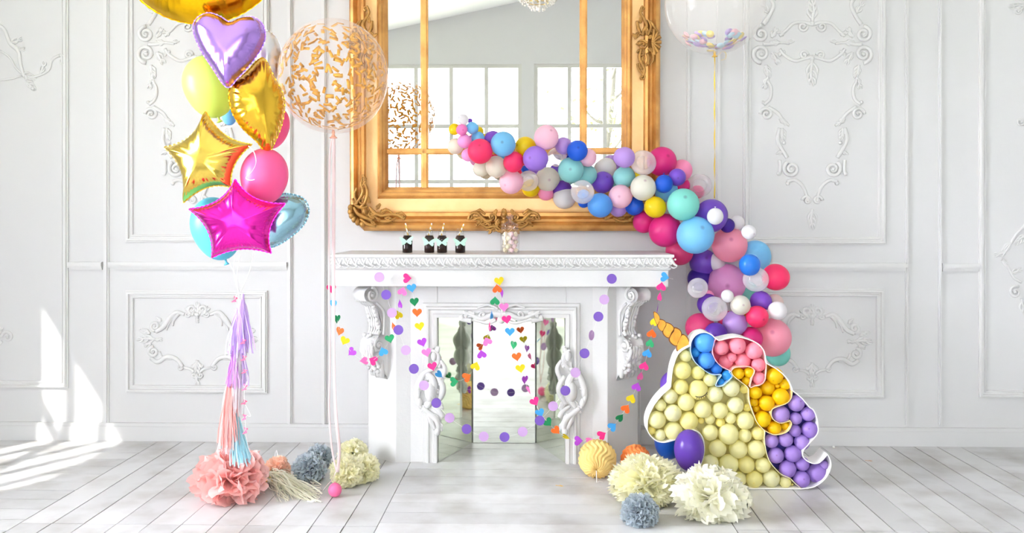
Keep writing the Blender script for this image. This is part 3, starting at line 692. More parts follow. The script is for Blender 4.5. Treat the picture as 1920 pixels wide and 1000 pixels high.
for d in GBL_sorted:
    nb = sorted([e for e in GBL if e is not d and e['col'] != d['col'] and e['pr'] > 9], key=lambda e: math.hypot(e['px'] - d['px'], e['py'] - d['py']) - e['pr'] * .6)[0]
    k = CN[d['col']]
    if cnt[d['col']] == 1: lab = 'only %s balloon of the long garland, beside a %s one' % (k, CN[nb['col']])
    elif d['n'] == 1: lab = "%s garland balloon nearest the upper tip, beside a %s one" % (k, CN[nb['col']])
    else: lab = "%s garland balloon, %s of that colour from upper tip, beside a %s one" % (k, ORD[d['n']], CN[nb['col']])
    fl = d['fl']
    if 's' in fl: pole = Vector((rnd.uniform(-.5, .5), -1, rnd.uniform(-.2, .75)))
    elif 'k' in fl: pole = Vector((0, 0, -1)) if 'l' not in fl else Vector((1, -.2, 0))
    else: pole = Vector((rnd.uniform(-1, 1), rnd.uniform(-.4, .3), rnd.uniform(-1, .4)))
    o = place_balloon('balloon', d['col'], d['c'], d['r'], pole, knot='k' in fl, sz=1.0)
    tag(o, lab, 'balloon', 'latex balloons of the long garland')

# ------------------------------------------------------------------ floor balloons, unicorn board
def lone(px, py, rx, ry, Y, key, label, knot=True, pole=(0, 0, 1), m=None, pear=.14, name='balloon', group=None):
    c, s = PS(px, py, Y); o = place_balloon(name, key, c, rx / s, pole, m, 1, ry / rx, knot, pear)
    return tag(o, label, 'balloon', group)
LM['grape'] = latex('latex_grape', '6b45b4', rough=.25); LM['navy'] = latex('latex_navy', '0f4fa8', rough=.3)
lone(1292, 842, 28, 36, -.95, 'grape', 'large glossy purple balloon standing on the floor under the unicorn chin')
lone(1254, 828, 27, 29, -.72, 'navy', 'dark blue balloon on the floor behind the large purple one', False)
lone(1262, 722, 24, 26, -.55, 'iris', 'purple balloon peeping out behind the unicorn forehead', False)
lone(1252, 748, 18, 20, -.42, 'teal', 'teal balloon barely peeping out behind the unicorn nose', False)
US = 6.25
def U(k, x, y):
    ox, oy = {1: (1200, 610), 2: (1360, 610), 3: (1200, 760), 4: (1360, 760)}[k]; return ox + x / US, oy + y / US
YU0, YU1 = -.885, -.765          # front and back of the board
def Uw(k, x, y): p = P(*U(k, x, y), YU0); return Vector((p.x, p.z, 0))
ub = FL(1390, 917)
uni = thing('unicorn_board', (Uw(4, 0, 0).x, (YU0 + YU1) / 2, 0), 'white-edged unicorn head board filled with pastel balloons, standing on the floor', 'party decoration')
outl = [(1,365,640),(1,378,540),(1,400,450),(1,440,350),(1,500,290),(1,592,243),(1,598,200),(1,625,150),(1,670,107),(1,745,84),(1,800,95),(1,850,122),(1,888,160),(1,925,180),(1,965,172),(1,1050,152),(1,1150,140),
 (2,230,156),(2,300,180),(2,360,205),(2,415,250),(2,455,310),(2,475,400),(2,482,448),(2,540,480),(2,610,520),(2,680,580),(2,740,650),(2,775,720),(2,787,768),(2,830,800),(2,900,860),(2,950,920),(2,1000,975),
 (4,1030,52),(4,1060,110),(4,1082,200),(4,1090,290),(4,1068,355),(4,1000,435),(4,930,510),(4,905,560),(4,912,605),(4,950,650),(4,1010,680),(4,1060,686),(4,1110,670),(4,1160,622),(4,1197,578),
 (4,1232,650),(4,1237,720),(4,1212,800),(4,1162,872),(4,1100,925),(4,1020,965),(4,895,984),(4,600,982),(4,300,982),(3,1000,982),(3,700,982),(3,560,982),(3,590,900),(3,640,820),(3,700,720),(3,742,620),(3,754,520),(3,748,430),(3,722,360),(3,675,312),(3,612,292),
 (3,570,312),(3,500,360),(3,430,400),(3,350,425),(3,280,438),(3,210,427),(3,150,388),(3,108,340),(3,88,285),(3,86,200),(3,105,120),(3,140,45),(1,190,900),(1,270,808),(1,352,735),(1,360,690)]
OP = [Uw(*p) for p in outl]
def dens(pts, n=3): return cat(pts, n)
OPs = []
corner_i = {5, 13, 23, 29, 48, 55}
# smooth except at corner points
seg = []; cur = [OP[0]]
for i, p in enumerate(OP[1:], 1):
    cur.append(p)
    if i in corner_i or i in (60, 61): seg.append(cur); cur = [p]
cur.append(OP[0]); seg.append(cur)
for s_ in seg: OPs += cat(s_, 3)[:-1]
def strip(g, pts, y0, y1, th=.004, closed=True, mi=0):
    n = len(pts); N = []
    for i in range(n):
        a = pts[(i - 1) % n] if closed or i > 0 else pts[i]; b_ = pts[(i + 1) % n] if closed or i < n - 1 else pts[i]
        t = (b_ - a).normalized(); N.append(Vector((-t.y, t.x, 0)))
    v = []
    for p, q in zip(pts, N):
        a = p - q * th / 2; b_ = p + q * th / 2
        v += [(a.x, y0, a.y), (b_.x, y0, b_.y), (b_.x, y1, b_.y), (a.x, y1, a.y)]
    f = []
    for i in range(n if closed else n - 1):
        j = (i + 1) % n
        for k in range(4): f.append((i * 4 + k, i * 4 + (k + 1) % 4, j * 4 + (k + 1) % 4, j * 4 + k))
    g.add(v, f, mi)
g = G(); strip(g, OPs, YU0, YU1, .0045)
rimm = mat('white_board_edge', 'f5f4f1', .5)
obj('rim', g, rimm, uni, smooth='auto')
D1 = [(1,597,243),(1,594,300),(1,615,380),(1,660,450),(1,730,510),(1,800,560),(1,870,583),(1,955,586),(1,920,635),(1,888,712),(1,960,715),(1,1010,680),(1,1080,612),(1,1072,580),(1,1050,555),(1,1070,540)]
D2 = [(1,888,160),(1,868,210),(1,850,300),(1,865,370),(1,900,430),(1,960,490),(1,1030,522),(1,1070,540)]
D3 = [(2,70,540),(2,110,500),(2,200,488),(2,290,492),(2,345,535),(2,318,610),(2,290,727),(2,345,715),(2,410,702),(2,462,650),(2,478,560),(2,482,448)]
D4 = [(2,70,540),(2,95,595),(2,200,680),(2,270,740),(2,275,820),(2,290,920),(2,315,1000),(4,330,100),(4,370,200),(4,430,272),(4,467,302)]
D5 = [(2,787,768),(2,775,850),(2,730,910),(2,650,945),(2,585,968),(4,552,50),(4,540,90),(4,545,135),(4,580,185),(4,650,212),(4,740,192),(4,765,190),(4,778,230),(4,740,300),(4,680,335),(4,590,350),(4,520,332),(4,467,302)]
D6 = [(4,467,302),(4,460,400),(4,475,520),(4,510,640),(4,580,740),(4,660,815),(4,760,860),(4,820,920),(4,893,980)]
W = lambda L: [Uw(*p) for p in L]
back = {'body': 'e6e0a8', 'blue': '2f7fcc', 'pink': 'e4668c', 'gold': 'e8b40a', 'lilac': '5a4fae'}
def div(L, m):
    g = G(); strip(g, cat(W(L), 3) if True else W(L), YU0 - .0, YU1, .003, False); obj('divider', g, m, uni, smooth='auto')
creamst = mat('cream_board_strip', 'efe6b8', .5)
div(D1, mat('blue_edge_strip', 'b9d6ee', .5)); div(D2, mat('pink_edge_strip', 'f3b9c8', .5)); div(D3, mat('rose_edge_strip', 'f4ccbc', .5)); div(D4, creamst); div(D5, mat('gold_edge_strip', 'f2dfa0', .5)); div(D6, creamst)
def bpanel(name, pts, y, key):
    g = G().prism([(p.x, p.y) for p in pts], y, y + .004); obj(name, g, mat('board_back_' + key, back[key], .6), uni, smooth=False)
bpanel('back_panel', OPs, YU1 - .002, 'body')
top1 = W(outl[5:13]); top2 = W(outl[12:24]); top3 = W(outl[23:30]); top4 = W(outl[29:56])
bpanel('mane_panel', top1 + W(D2)[1:] + W(D1)[::-1][1:-1], YU1 - .008, 'blue')
bpanel('mane_panel', top2 + W(D3)[::-1][1:] + W(D2)[::-1][1:-1], YU1 - .008, 'pink')
bpanel('mane_panel', top3 + W(D5)[1:] + W(D4)[::-1][1:] + W(D3)[1:-1], YU1 - .008, 'gold')
bpanel('mane_panel', top4 + W(D6)[::-1][1:] + W(D5)[::-1][1:-1], YU1 - .008, 'lilac')
# horn
hs = [[(1,510,120),(1,560,140),(1,590,190),(1,592,240),(1,520,285),(1,452,325),(1,442,260),(1,462,190)],
 [(1,420,38),(1,480,58),(1,506,110),(1,492,165),(1,460,215),(1,445,264),(1,385,238),(1,352,185),(1,372,125),(1,412,75)],
 [(1,322,-22),(1,385,2),(1,417,52),(1,385,100),(1,352,167),(1,300,140),(1,276,90),(1,300,40),(1,322,5)],
 [(1,240,-58),(1,300,-45),(1,325,0),(1,302,42),(1,275,88),(1,235,60),(1,216,15),(1,235,-25)],
 [(1,175,-148),(1,215,-132),(1,242,-90),(1,245,-50),(1,218,12),(1,190,-40),(1,178,-90)]]
g = G()
for q in hs:
    pts = catc(W(q), 3); c = sum(pts, Vector()) / len(pts)
    g.prism([(p.x, p.y) for p in pts], -.845, -.832, 1)
    g.prism([((p.x - c.x) * .86 + c.x, (p.y - c.y) * .88 + c.y) for p in pts], -.849, -.84, 0)
hw_ = mat('orange_stained_wood', 'e6a12e', .5, noise=1, nscale=30, dark='c98320'); hw2 = mat('burnt_wood_edge', '7a4a1c', .7)
ho = obj('horn', g, [hw_, hw2], uni, smooth=False); ho['label'] = 'orange wooden twisted horn with burnt brown edges'
# balloons inside the board
UB = {
 'body': [(1,535,362,70),(1,495,530,106),(1,680,557,80),(1,820,640,80),(1,478,725,90),(1,682,755,112),(1,878,810,96),(1,1068,738,100),(1,355,835,85),(1,240,935,68),(1,540,903,100),(3,385,92,102),(3,733,48,103),(3,937,62,94),(3,1118,0,97),
  (3,200,172,102),(3,388,300,105),(3,573,185,107),(3,135,300,50),(3,238,350,65),(3,718,183,36),(3,818,162,60),(3,940,200,55),(3,1060,150,67),(3,822,320,93),(3,1037,340,120),(3,908,503,100),(3,1150,520,105),(3,825,680,98),(3,1040,690,112),
  (4,232,180,102),(4,230,357,77),(4,383,333,78),(4,362,517,107),(4,245,700,97),(4,437,703,88),(4,160,868,85),(4,340,868,97),(4,537,862,100),(4,700,900,68),(4,782,928,18),(2,218,750,52),(4,255,30,46),(3,760,870,88),(3,960,885,92)],
 'blue': [(1,757,205,119),(1,652,318,57),(1,778,412,99),(1,895,510,66),(1,1020,590,62),(1,953,665,48)],
 'pink': [(1,952,265,87),(2,140,240,100),(2,338,300,99),(2,77,378,57),(2,10,430,85),(2,200,418,93),(2,388,465,82),(2,392,622,77)],
 'gold': [(2,150,565,70),(2,282,555,62),(2,250,652,52),(2,580,598,98),(2,697,695,66),(2,495,735,84),(2,348,790,76),(2,648,843,100),(2,337,905,51),(2,482,915,91),(4,363,40,46),(4,437,165,96),(4,575,268,78),(4,707,245,55),(2,608,712,30)],
 'lilac': [(4,650,110,103),(2,830,915,96),(4,825,155,71),(4,968,105,83),(4,990,288,97),(4,817,300,72),(4,540,418,82),(4,707,405,84),(4,898,437,88),(4,592,590,93),(4,787,572,97),(4,730,747,99),(4,902,690,82),(4,893,868,98),(4,1068,795,114),(4,1158,700,50)]}
ucol = {'body': ['f8f3b6', 'f9f1a4', 'f5f2c4', 'fbef92'], 'blue': ['5cb4fb', '3ba7ea', '56a9f7', '3387e6'], 'pink': ['fda3b8', 'fb9aae'], 'gold': ['fad60a', 'f9cf06'], 'lilac': ['b797e2', 'ad8bdd']}
for k, L in ucol.items():
    for i, h in enumerate(L): LM['u%s%d' % (k, i)] = latex('latex_%s_%d' % (k, i), h, darkhex='efe27a' if k == 'body' else None, rough=.42)
uname = {'body': ('pale yellow', "unicorn's face and neck"), 'blue': ('blue', 'blue forelock of the unicorn'), 'pink': ('rose pink', 'pink mane lock'), 'gold': ('golden yellow', 'golden mane lock'), 'lilac': ('lilac', 'lilac tail of mane')}
for k, L in UB.items():
    rows_ = []
    it = sorted([(U(a, x, y) + (r_ / US,)) for a, x, y, r_ in L], key=lambda t: t[1])
    for t in it:
        if rows_ and t[1] - rows_[-1][0][1] < 12 and all(abs(t[0] - q[0]) > (t[2] + q[2]) * .6 for q in rows_[-1]): rows_[-1].append(t)
        else: rows_.append([t])
    upl = []
    for ri, rw in enumerate(rows_):
        rw.sort()
        for ci, (px, py, pr) in enumerate(rw):
            Y = YU0 + .035; px0 = px
            eye = k == 'body' and abs(px - 1309.1) < 1.5 and abs(py - 730.8) < 1.5
            if pr < 9.5: Y += .012
            while True:
                c, s = PS(px, py, Y); rr = pr / s
                if all((c - c2).length > (rr + r2_) * .93 for c2, r2_ in upl) or Y > YU1 - .015 - rr * 1.0: break
                Y += .004
            Y = min(Y, YU1 - .008 - rr)
            c, s = PS(px, py, Y); rr = pr / s; upl.append((c, rr))
            hsh = int(px * 7 + py * 13); v = ucol[k]
            vi = hsh % len(v)
            if k == 'body': vi = 3 if pr < 9.5 else (hsh % 3)
            if k == 'blue': vi = {0: 0, 1: 1, 2: 2, 3: 3, 4: 1, 5: 1}[min(range(6), key=lambda j: abs(U(1, UB['blue'][j][1], 0)[0] - px) + abs(U(1, 0, UB['blue'][j][2])[1] - py))]
            pole = Vector((rnd.uniform(-.8, .8), -1, rnd.uniform(-.9, .8))) if hsh % 3 else Vector((rnd.uniform(-1, 1), .5, rnd.uniform(-1, 1)))
            if eye: pole = Vector((0, .6, 1))
            o = place_balloon('small_balloon', 'u%s%d' % (k, vi), c, rr, pole, pear=.03)
            cn, where = uname[k]
            if eye: lab = 'pale yellow balloon with the closed black eyelashes on the unicorn face'
            elif len(rw) == 1: lab = '%s balloon alone in row %s from top, %s' % (cn, ORD[ri + 1] if ri + 1 < len(ORD) else str(ri + 1), where)
            else: lab = '%s balloon, %s from left in row %s from top, %s' % (cn, ORD[ci + 1], ORD[ri + 1] if ri + 1 < len(ORD) else str(ri + 1), where)
            NUMW = ['', 'one', 'two', 'three', 'four', 'five', 'six', 'seven', 'eight', 'nine', 'ten', 'eleven', 'twelve', 'thirteen', 'fourteen', 'fifteen', 'sixteen', 'seventeen', 'eighteen', 'nineteen', 'twenty']
            if not eye: lab = lab.replace('row %s' % (ORD[ri + 1] if ri + 1 < len(ORD) else str(ri + 1)), 'row ' + NUMW[ri + 1])
            tag(o, lab, 'balloon', 'small balloons inside the unicorn board')
            if eye:
                e = G(); ink = mat('black_ink', '1c1a18', .6)
                def sp(ax, ay):        # point on the balloon surface at photo px
                    u_ = (ax - px) / pr; v_ = (ay - py) / pr; q = math.sqrt(max(0, 1 - u_ * u_ - v_ * v_)); return c + Vector((u_, -q, -v_)) * rr * 1.045
                arc = [U(1, a, b2) for a, b2 in [(636, 812), (660, 820), (690, 820), (720, 811), (748, 795), (772, 770)]]
                pts = cat([sp(a, b2) for a, b2 in arc], 3); e.tube(pts, .0020, 6)
                for (a, b2), (a2, b3) in zip([(655, 818), (675, 820), (697, 818), (720, 811), (742, 799), (762, 782)], [(655, 846), (680, 848), (706, 842), (732, 834), (757, 822), (778, 806)]):
                    e.tube([sp(*U(1, a, b2)), sp(*U(1, a2, b3))], .0014, 6)
                eo = obj('eyelash', e, ink); eo.parent = o; bpy.context.view_layer.update(); eo.matrix_parent_inverse = Matrix.LocRotScale(o.location, o.rotation_quaternion, o.scale).inverted(); eo['label'] = 'black closed eyelash line'

# ------------------------------------------------------------------ paper garlands
PC = {'h': ('f52f8c', 'hot pink'), 'p': ('ff7cc4', 'pink'), 'b': ('3fa2e6', 'blue'), 'g': ('1f9d62', 'green'), 'o': ('ff6a1c', 'orange'), 'y': ('e6cf0c', 'yellow'), 'v': ('b044cc', 'violet'), 'u': ('7a58b8', 'purple'), 'l': ('cba6d8', 'pale lilac')}
PM = {k: mat('paper_' + v[1].replace(' ', '_'), v[0], .7, transl=.15) for k, v in PC.items()}
def heart_pts(n=14):
    o = []
    for i in range(2 * n):
        t = 2 * PI * i / (2 * n); x = 16 * math.sin(t) ** 3; z = 13 * math.cos(t) - 5 * math.cos(2 * t) - 2 * math.cos(3 * t) - math.cos(4 * t)
        o.append((x / 32, (z + 2) / 32))
    return o
HP = heart_pts(); YG = -.578
seg1 = [(764,522,'h',90,1),(755,546,'p',165,1),(750,570,'v',185,.55),(747,590,'y',200,.7),(738,612,'o',200,.6),(731,636,'g',15,1),(718,659,'b',200,1),(699,676,'h',245,.9),(682,677,'p',275,.85),(659,661,'v',-45,.95),(646,640,'y',-25,1),(637,622,'o',-15,.9),(632,599,'g',-5,.45),(625,571,'b',0,.85),(621,542,'h',0,.9)]
seg2 = [(772,541,'b',10,1),(777,567,'g',5,.85),(782,587,'o',0,1),(787,613,'y',12,1),(792,643,'v',20,1),(800,662,'p',15,1),(811,688,'h',15,1),(824,703,'b',50,.5),(852,716,'g',95,1),(876,707,'o',120,1),(892,686,'y',160,1),(903,664,'v',190,1),(913,640,'p',205,1),(918,612,'h',180,.25),(922,591,'b',180,.25),(928,564,'g',178,1),(932,541,'o',185,1),(936,528,'y',10,1)]
seg3 = [(941,551,'v',5,.35),(945,577,'p',5,1),(950,600,'h',8,1),(956,623,'b',0,1),(963,648,'g',-5,.65),(969,670,'o',10,1),(976,692,'y',10,1),(984,713,'v',-5,.6),(991,732,'p',25,.35),(1003,754,'h',30,1),(1013,775,'b',25,.95),(1028,793,'g',40,.95),(1043,808,'o',45,.95),(1062,820,'y',65,.2),(1085,827,'v',90,1),(1106,825,'p',95,.2),(1129,816,'h',120,1),(1149,800,'b',130,1),(1163,783,'g',140,.85),(1174,766,'o',145,1),(1184,747,'y',155,1),(1194,725,'v',160,1),(1201,705,'p',165,.7),(1208,686,'h',165,1),(1214,662,'b',165,1),(1219,643,'g',170,.75),(1222,625,'o',170,1),(1226,603,'y',170,.6),(1233,578,'v',170,.2),(1237,556,'h',172,.3),(1240,537,'h',172,1),(1247,520,'b',80,1)]
hg = thing('heart_garland', P(936, 520, YG), 'string of small coloured paper hearts looped along the fireplace front', 'garland')
g = G()
for sg in (seg1, seg2, seg3):
    g.tube(cat([P(a[0], a[1], YG) for a in sg], 2), .0007, 5)
g.tube([P(1247, 520, YG), P(1262, 524, YG)], .0007, 5)
obj('string', g, M['paper_white'], hg)
def ring_rot(pts, ang, sq, c, sz, Y):
    a = R(ang); o = []
    q = math.acos(min(1, max(sq, .05)))
    return a, q
def flat_shape(g, pts, c, sz, ang, sq, th=.0012, sgn=1):
    """2-D outline turned in its plane by ang and swung about the string by acos(sq)"""
    a = R(ang); q = math.acos(min(1, sq)) * sgn; n = len(pts); v = []
    for t in (-th / 2, th / 2):
        for x, z in pts:
            x_, y_ = x * sz * math.cos(q) - t * math.sin(q), x * sz * math.sin(q) + t * math.cos(q); z_ = z * sz
            v.append(Vector((x_ * math.cos(a) - z_ * math.sin(a) * -1 * -1, y_, x_ * math.sin(a) + z_ * math.cos(a))) + c)
    tri = tessellate_polygon([[Vector((p[0], p[1], 0)) for p in pts]])
    g.add(v, [tuple(t) for t in tri] + [tuple(i + n for i in t[::-1]) for t in tri] + [(i, (i + 1) % n, (i + 1) % n + n, i + n) for i in range(n)])
k_ = 0
for sg in (seg1, seg2, seg3):
    for (x, y, c_, ang, sq) in sg:
        g = G(); k_ += 1; flat_shape(g, HP, P(x, y, YG - .002), .052, ang, sq, sgn=1 if k_ % 2 else -1)
        o = obj('paper_heart', g, PM[c_], hg, smooth=False); o['label'] = PC[c_][1] + ' paper heart'
cg = thing('circle_garland', P(947, 523, -.61), 'string of purple and lilac paper discs swagged across the fireplace', 'garland')
circ = [(711,520,'l'),(724,553,'u'),(735,587,'l'),(747,619,'u'),(761,657,'l'),(776,692,'u'),(795,723,'l'),(818,756,'u'),(843,784,'l'),(875,805,'u'),(907,819,'l'),(946,820,'u'),(980,810,'l'),(1012,789,'u'),(1037,762,'l'),(1060,733,'u'),(1079,699,'l'),(1096,663,'u'),(1109,629,'l'),(1122,594,'u'),(1133,562,'l'),(1147,523,'u')]
g = G(); g.tube(cat([P(a, b2, -.61) for a, b2, c_ in circ], 3), .0006, 5); obj('string', g, M['paper_white'], cg)
CP = [(.5 * math.cos(2 * PI * i / 28), .5 * math.sin(2 * PI * i / 28)) for i in range(28)]
for (x, y, c_) in circ:
    g = G(); flat_shape(g, CP, P(x, y, -.6125), .0525, 0, .6 if (x, y) == (1109, 629) else 1); o = obj('paper_disc', g, PM[c_], cg, smooth=False); o['label'] = PC[c_][1] + ' paper disc'

# ------------------------------------------------------------------ bottles and candy jar on the mantel
MZ = 1.148
glass = thin_glass('bottle_glass', 'fdfefd', .02, .35); cola = mat('dark_cola', '200a05', .15, spec=.25); mint = mat('mint_paper', 'b9e6cf', .7)
ms, nt, b, out = newmat('gold_striped_straw'); tc = nt.nodes.new('ShaderNodeTexCoord'); wv = nt.nodes.new('ShaderNodeTexWave'); wv.bands_direction = 'DIAGONAL'; wv.inputs['Scale'].default_value = 22
nt.links.new(tc.outputs['Object'], wv.inputs['Vector']); rr_ = nt.nodes.new('ShaderNodeValToRGB'); rr_.color_ramp.interpolation = 'CONSTANT'; rr_.color_ramp.elements[1].position = .5; rr_.color_ramp.elements[0].color = lin('d8b04a'); rr_.color_ramp.elements[1].color = lin('fbfaf6')
nt.links.new(wv.outputs['Fac'], rr_.inputs['Fac']); nt.links.new(rr_.outputs[0], b.inputs['Base Color'])
YBt = -.50
BW = [(0, .6), (.12, .95), (.4, .75), (.62, .95), (.85, 1.0), (1.0, .82), (.92, .62), (.78, .42), (.62, .3), (.72, .12), (.78, -.15), (.66, -.38), (.5, -.42), (.34, -.32), (.2, -.12), (.08, .05)]
wing = [(.05, .12), (.25, .33), (.55, .55), (.95, .72), (1.0, .55), (.86, .3), (.84, .1), (.66, -.02), (.74, -.2), (.66, -.42), (.56, -.5), (.4, -.42), (.2, -.3), (.06, -.14)]
BF = wing + [(-x, z) for x, z in wing[::-1]]
def at_floor(px, Y): return P(px, 400, Y)
BL = [(764, -4, 'set apart at the mirror corner end'), (805, 5, 'second in the row from the mirror corner'), (829, 4, 'third in the row from the mirror corner'), (863, 8, 'nearest to the candy jar')]
for i, (px, tilt, wd) in enumerate(BL):
    c = at_floor(px, YBt); c.z = MZ + .0005
    t = thing('soda_bottle', c, 'glass cola bottle with mint butterfly, ' + wd, 'bottle', 'cola bottles on the mantelpiece')
    outer = [(.026, 0), (.0285, .004), (.029, .01), (.029, .078), (.027, .088), (.0215, .104), (.0195, .112), (.0195, .128), (.0215, .13), (.0215, .136), (.0195, .137)]
    inner = [(.0175, .136), (.0175, .112), (.0195, .103), (.0255, .087), (.0275, .078), (.0275, .008), (.024, .004)]
    g = G().lathe(outer, 28, c); obj('bottle_glass', g, glass, t)
    g = G().lathe([(.02, .005), (.0268, .008), (.0268, .078), (.0248, .088), (.0195, .1), (.001, .1)], 24, c); obj('cola', g, cola, t)
    g = G(); off = [.0, -.014, -.012, -.010][i]
    flat_shape(g, BF, c + Vector((0.001 * i, -.0315, .062 + [.006, 0, 0, -.001][i])), .037, [4, -6, 2, 3][i], 1, .0012); obj('paper_butterfly', g, mint, t, smooth=False)
    top = c + Vector((math.sin(R(tilt)) * .155, -.002, .166)); bot = c + Vector((-math.sin(R(tilt)) * .05, .004, .1005))
    mid = bot + (top - bot) * .5
    g = G().tube([bot, mid, top], .0038, 10); o = obj('drinking_straw', g, ms, None, org=bot)
    tag(o, 'white and gold striped paper straw in the cola bottle ' + ['set apart from the rest', 'second from the mirror corner', 'third from the mirror corner', 'nearest the candy jar'][i], 'straw', 'paper straws in the cola bottles')
cj = P(956, 400, -.47); cj.z = MZ + .0005
t = thing('candy_jar', cj, 'lidded glass candy jar of pale marshmallows on the mantelpiece', 'jar')
jg = thin_glass('jar_glass', 'ffffff', .05, .35)
g = G().lathe([(.047, 0), (.051, .004), (.0525, .012), (.053, .115), (.049, .13), (.046, .134), (.046, .142), (.043, .142), (.043, .132), (.0465, .126), (.0505, .113), (.05, .012), (.047, .006)], 36, cj); obj('jar_body', g, jg, t)
lidm = thin_glass('lid_glass', 'fdf6f8', .12, .5)
g = G().lathe([(.046, .134), (.0475, .136), (.0475, .155), (.046, .158), (.032, .168), (.014, .176), (.010, .184)], 36, cj); lo = obj('jar_lid', g, lidm, t); g = G().lathe([(.010, .184), (.014, .19), (.021, .198), (.021, .204), (.014, .212), (.004, .215)], 36, cj); obj('lid_knob', g, lidm, lo)
mm = [mat('marshmallow_%d' % i, h, .8, transl=.2) for i, h in enumerate(('f7f0d8', 'f8dfe2', 'faf5ee'))]
rnd2 = random.Random(4); pts = []
for lay in range(5):
    for k in range(5):
        a = 2 * PI * (k + .5 * (lay % 2)) / 5; rr = .031 if k < 5 else 0; pts.append((rr * math.cos(a), rr * math.sin(a), .020 + lay * .0215))
    pts.append((0, 0, .020 + lay * .0215))
base_mm = {}
for i, p in enumerate(pts):
    k = i % 3
    if k not in base_mm:
        g = G().lathe([(.005, -.0115), (.0095, -.011), (.011, -.008), (.011, .008), (.0095, .011), (.005, .0115)], 14); me = bpy.data.meshes.new('marshmallow'); me.from_pydata([tuple(v) for v in g.v], [], g.f); me.materials.append(mm[k]); me.polygons.foreach_set('use_smooth', [True] * len(me.polygons)); base_mm[k] = me
    o = bpy.data.objects.new('marshmallow', base_mm[k]); col.objects.link(o); o.location = cj + Vector(p); o.rotation_euler = (rnd2.uniform(-1.5, 1.5), rnd2.uniform(-.8, .8), rnd2.uniform(0, 3))
    tag(o, 'small pale marshmallow inside the lidded glass jar', 'marshmallow', 'marshmallows in the candy jar')

# ------------------------------------------------------------------ foil balloons
def foil(name, c2, poly, depth, hexc, label, Y, yaw=0, pitch=0, rough=.19, wr=.006, nw=46, seam=True, cat_='balloon', power=.5, group=None, plump=.55):
    """poly: outline in photo px around c2, star-convex; inflated both sides with puckered seam"""
    C, s = PS(c2[0], c2[1], Y); N = 220; K = 22
    m_ = mat('foil_' + name + label.split()[0] + label.split()[1], hexc, rough, metal=1)
    P2 = [Vector(((p[0] - c2[0]) / s, -(p[1] - c2[1]) / s, 0)) for p in poly]
    # resample evenly round the outline
    L = [0]; n = len(P2)
    for i in range(n): L.append(L[-1] + (P2[(i + 1) % n] - P2[i]).length)
    tot = L[-1]; rs = []; j = 0
    for k in range(N):
        d = tot * k / N
        while L[j + 1] < d: j += 1
        rs.append(P2[j].lerp(P2[(j + 1) % n], (d - L[j]) / max(L[j + 1] - L[j], 1e-9)))
    def dist(p): 
        best = 9
        for i in range(0, N, 2):
            a = rs[i]; b_ = rs[(i + 2) % N]; ab = b_ - a; t_ = max(0, min(1, (p - a).dot(ab) / max(ab.length_squared, 1e-12))); d = (a + ab * t_ - p).length
            if d < best: best = d
        return best
    dm = dist(Vector((0, 0, 0))); M3 = Matrix.Rotation(R(yaw), 3, 'Z') @ Matrix.Rotation(R(pitch), 3, 'X')
    g = G(); T = []
    for q in range(K + 1):
        u_ = q / K; ring = []
        for k in range(N):
            p = rs[k] * (1 - (1 - u_) ** 1.6) if False else rs[k] * (u_ ** .8)
            d = dist(p) if q < K else 0
            e = min(d / dm, 1); h1 = math.sqrt(max(0, 1 - (1 - e) ** 2)); rad = u_ ** .8; h2 = math.sqrt(max(0, 1 - rad ** 2.2))
            h = depth * (plump * h1 + (1 - plump) * h2)
            amp = .6 + .4 * math.sin(k * .37) * math.sin(k * .11 + 1)
            w = wr * .45 * amp * math.sin(2 * PI * k * nw / N) * math.exp(-((e - .08) / .16) ** 2) if q < K else 0
            w += wr * .22 * math.sin(2 * PI * k * (nw * .31) / N + 3 * rad) * math.exp(-((e - .3) / .22) ** 2)
            ring.append([p, h, w if q < K else 0])
        T.append(ring)
    for it in range(10):
        H0 = [[c_[1] for c_ in r_] for r_ in T]; av = sum(H0[1]) / N
        for q in range(1, K):
            for k in range(N):
                T[q][k][1] = .4 * H0[q][k] + .15 * (H0[q][(k + 2) % N] + H0[q][k - 2]) + .15 * (H0[q + 1][k] + (H0[q - 1][k] if q > 1 else av))
        for k in range(N): T[0][k][1] = av
    for q in range(K + 1):
        for k in range(N):
            p, h, w = T[q][k]; T[q][k] = (p, max(h + w * min(1, (K - q) / 2), 0) if q < K else 0)
    for sgn in (-1, 1):
        v = []
        for q in range(K + 1):
            for k in range(N):
                p, h = T[q][k]; v.append(C + M3 @ Vector((p.x, sgn * h, p.y)))
        f = []
        for q in range(K):
            for k in range(N):
                a = q * N + k; b_ = q * N + (k + 1) % N; c_ = b_ + N; d_ = a + N
                f.append((a, b_, c_, d_) if sgn > 0 else (a, d_, c_, b_))
        g.add(v, f)
    # wavy flat seam outside the outline
    v = []; sw = .004
    for k in range(N):
        p = rs[k]; tdir = (rs[(k + 1) % N] - rs[k - 1]).normalized(); nn = Vector((tdir.y, -tdir.x, 0))
        if nn.dot(p) < 0: nn = -nn
        wv_ = .0014 * math.sin(2 * PI * k * nw / N); 
        v.append(C + M3 @ Vector((p.x, 0, p.y))); v.append(C + M3 @ Vector((p.x + nn.x * sw * (1 + .3 * math.sin(k * 1.9)), wv_, p.y + nn.y * sw * (1 + .3 * math.sin(k * 1.9)))))
    f = [(2 * k, 2 * k + 1, (2 * k + 3) % (2 * N), (2 * k + 2) % (2 * N)) for k in range(N)]
    sg = G(); sg.add(v, f)
    o = obj(name, g, m_, None, org=C); tag(o, label, cat_, group)
    so = obj('seam', sg, m_, o)
    return o
def smoothpoly(pts, n=8): return [(p.x, p.y) for p in catc([(a, b2, 0) for a, b2 in pts], n)]
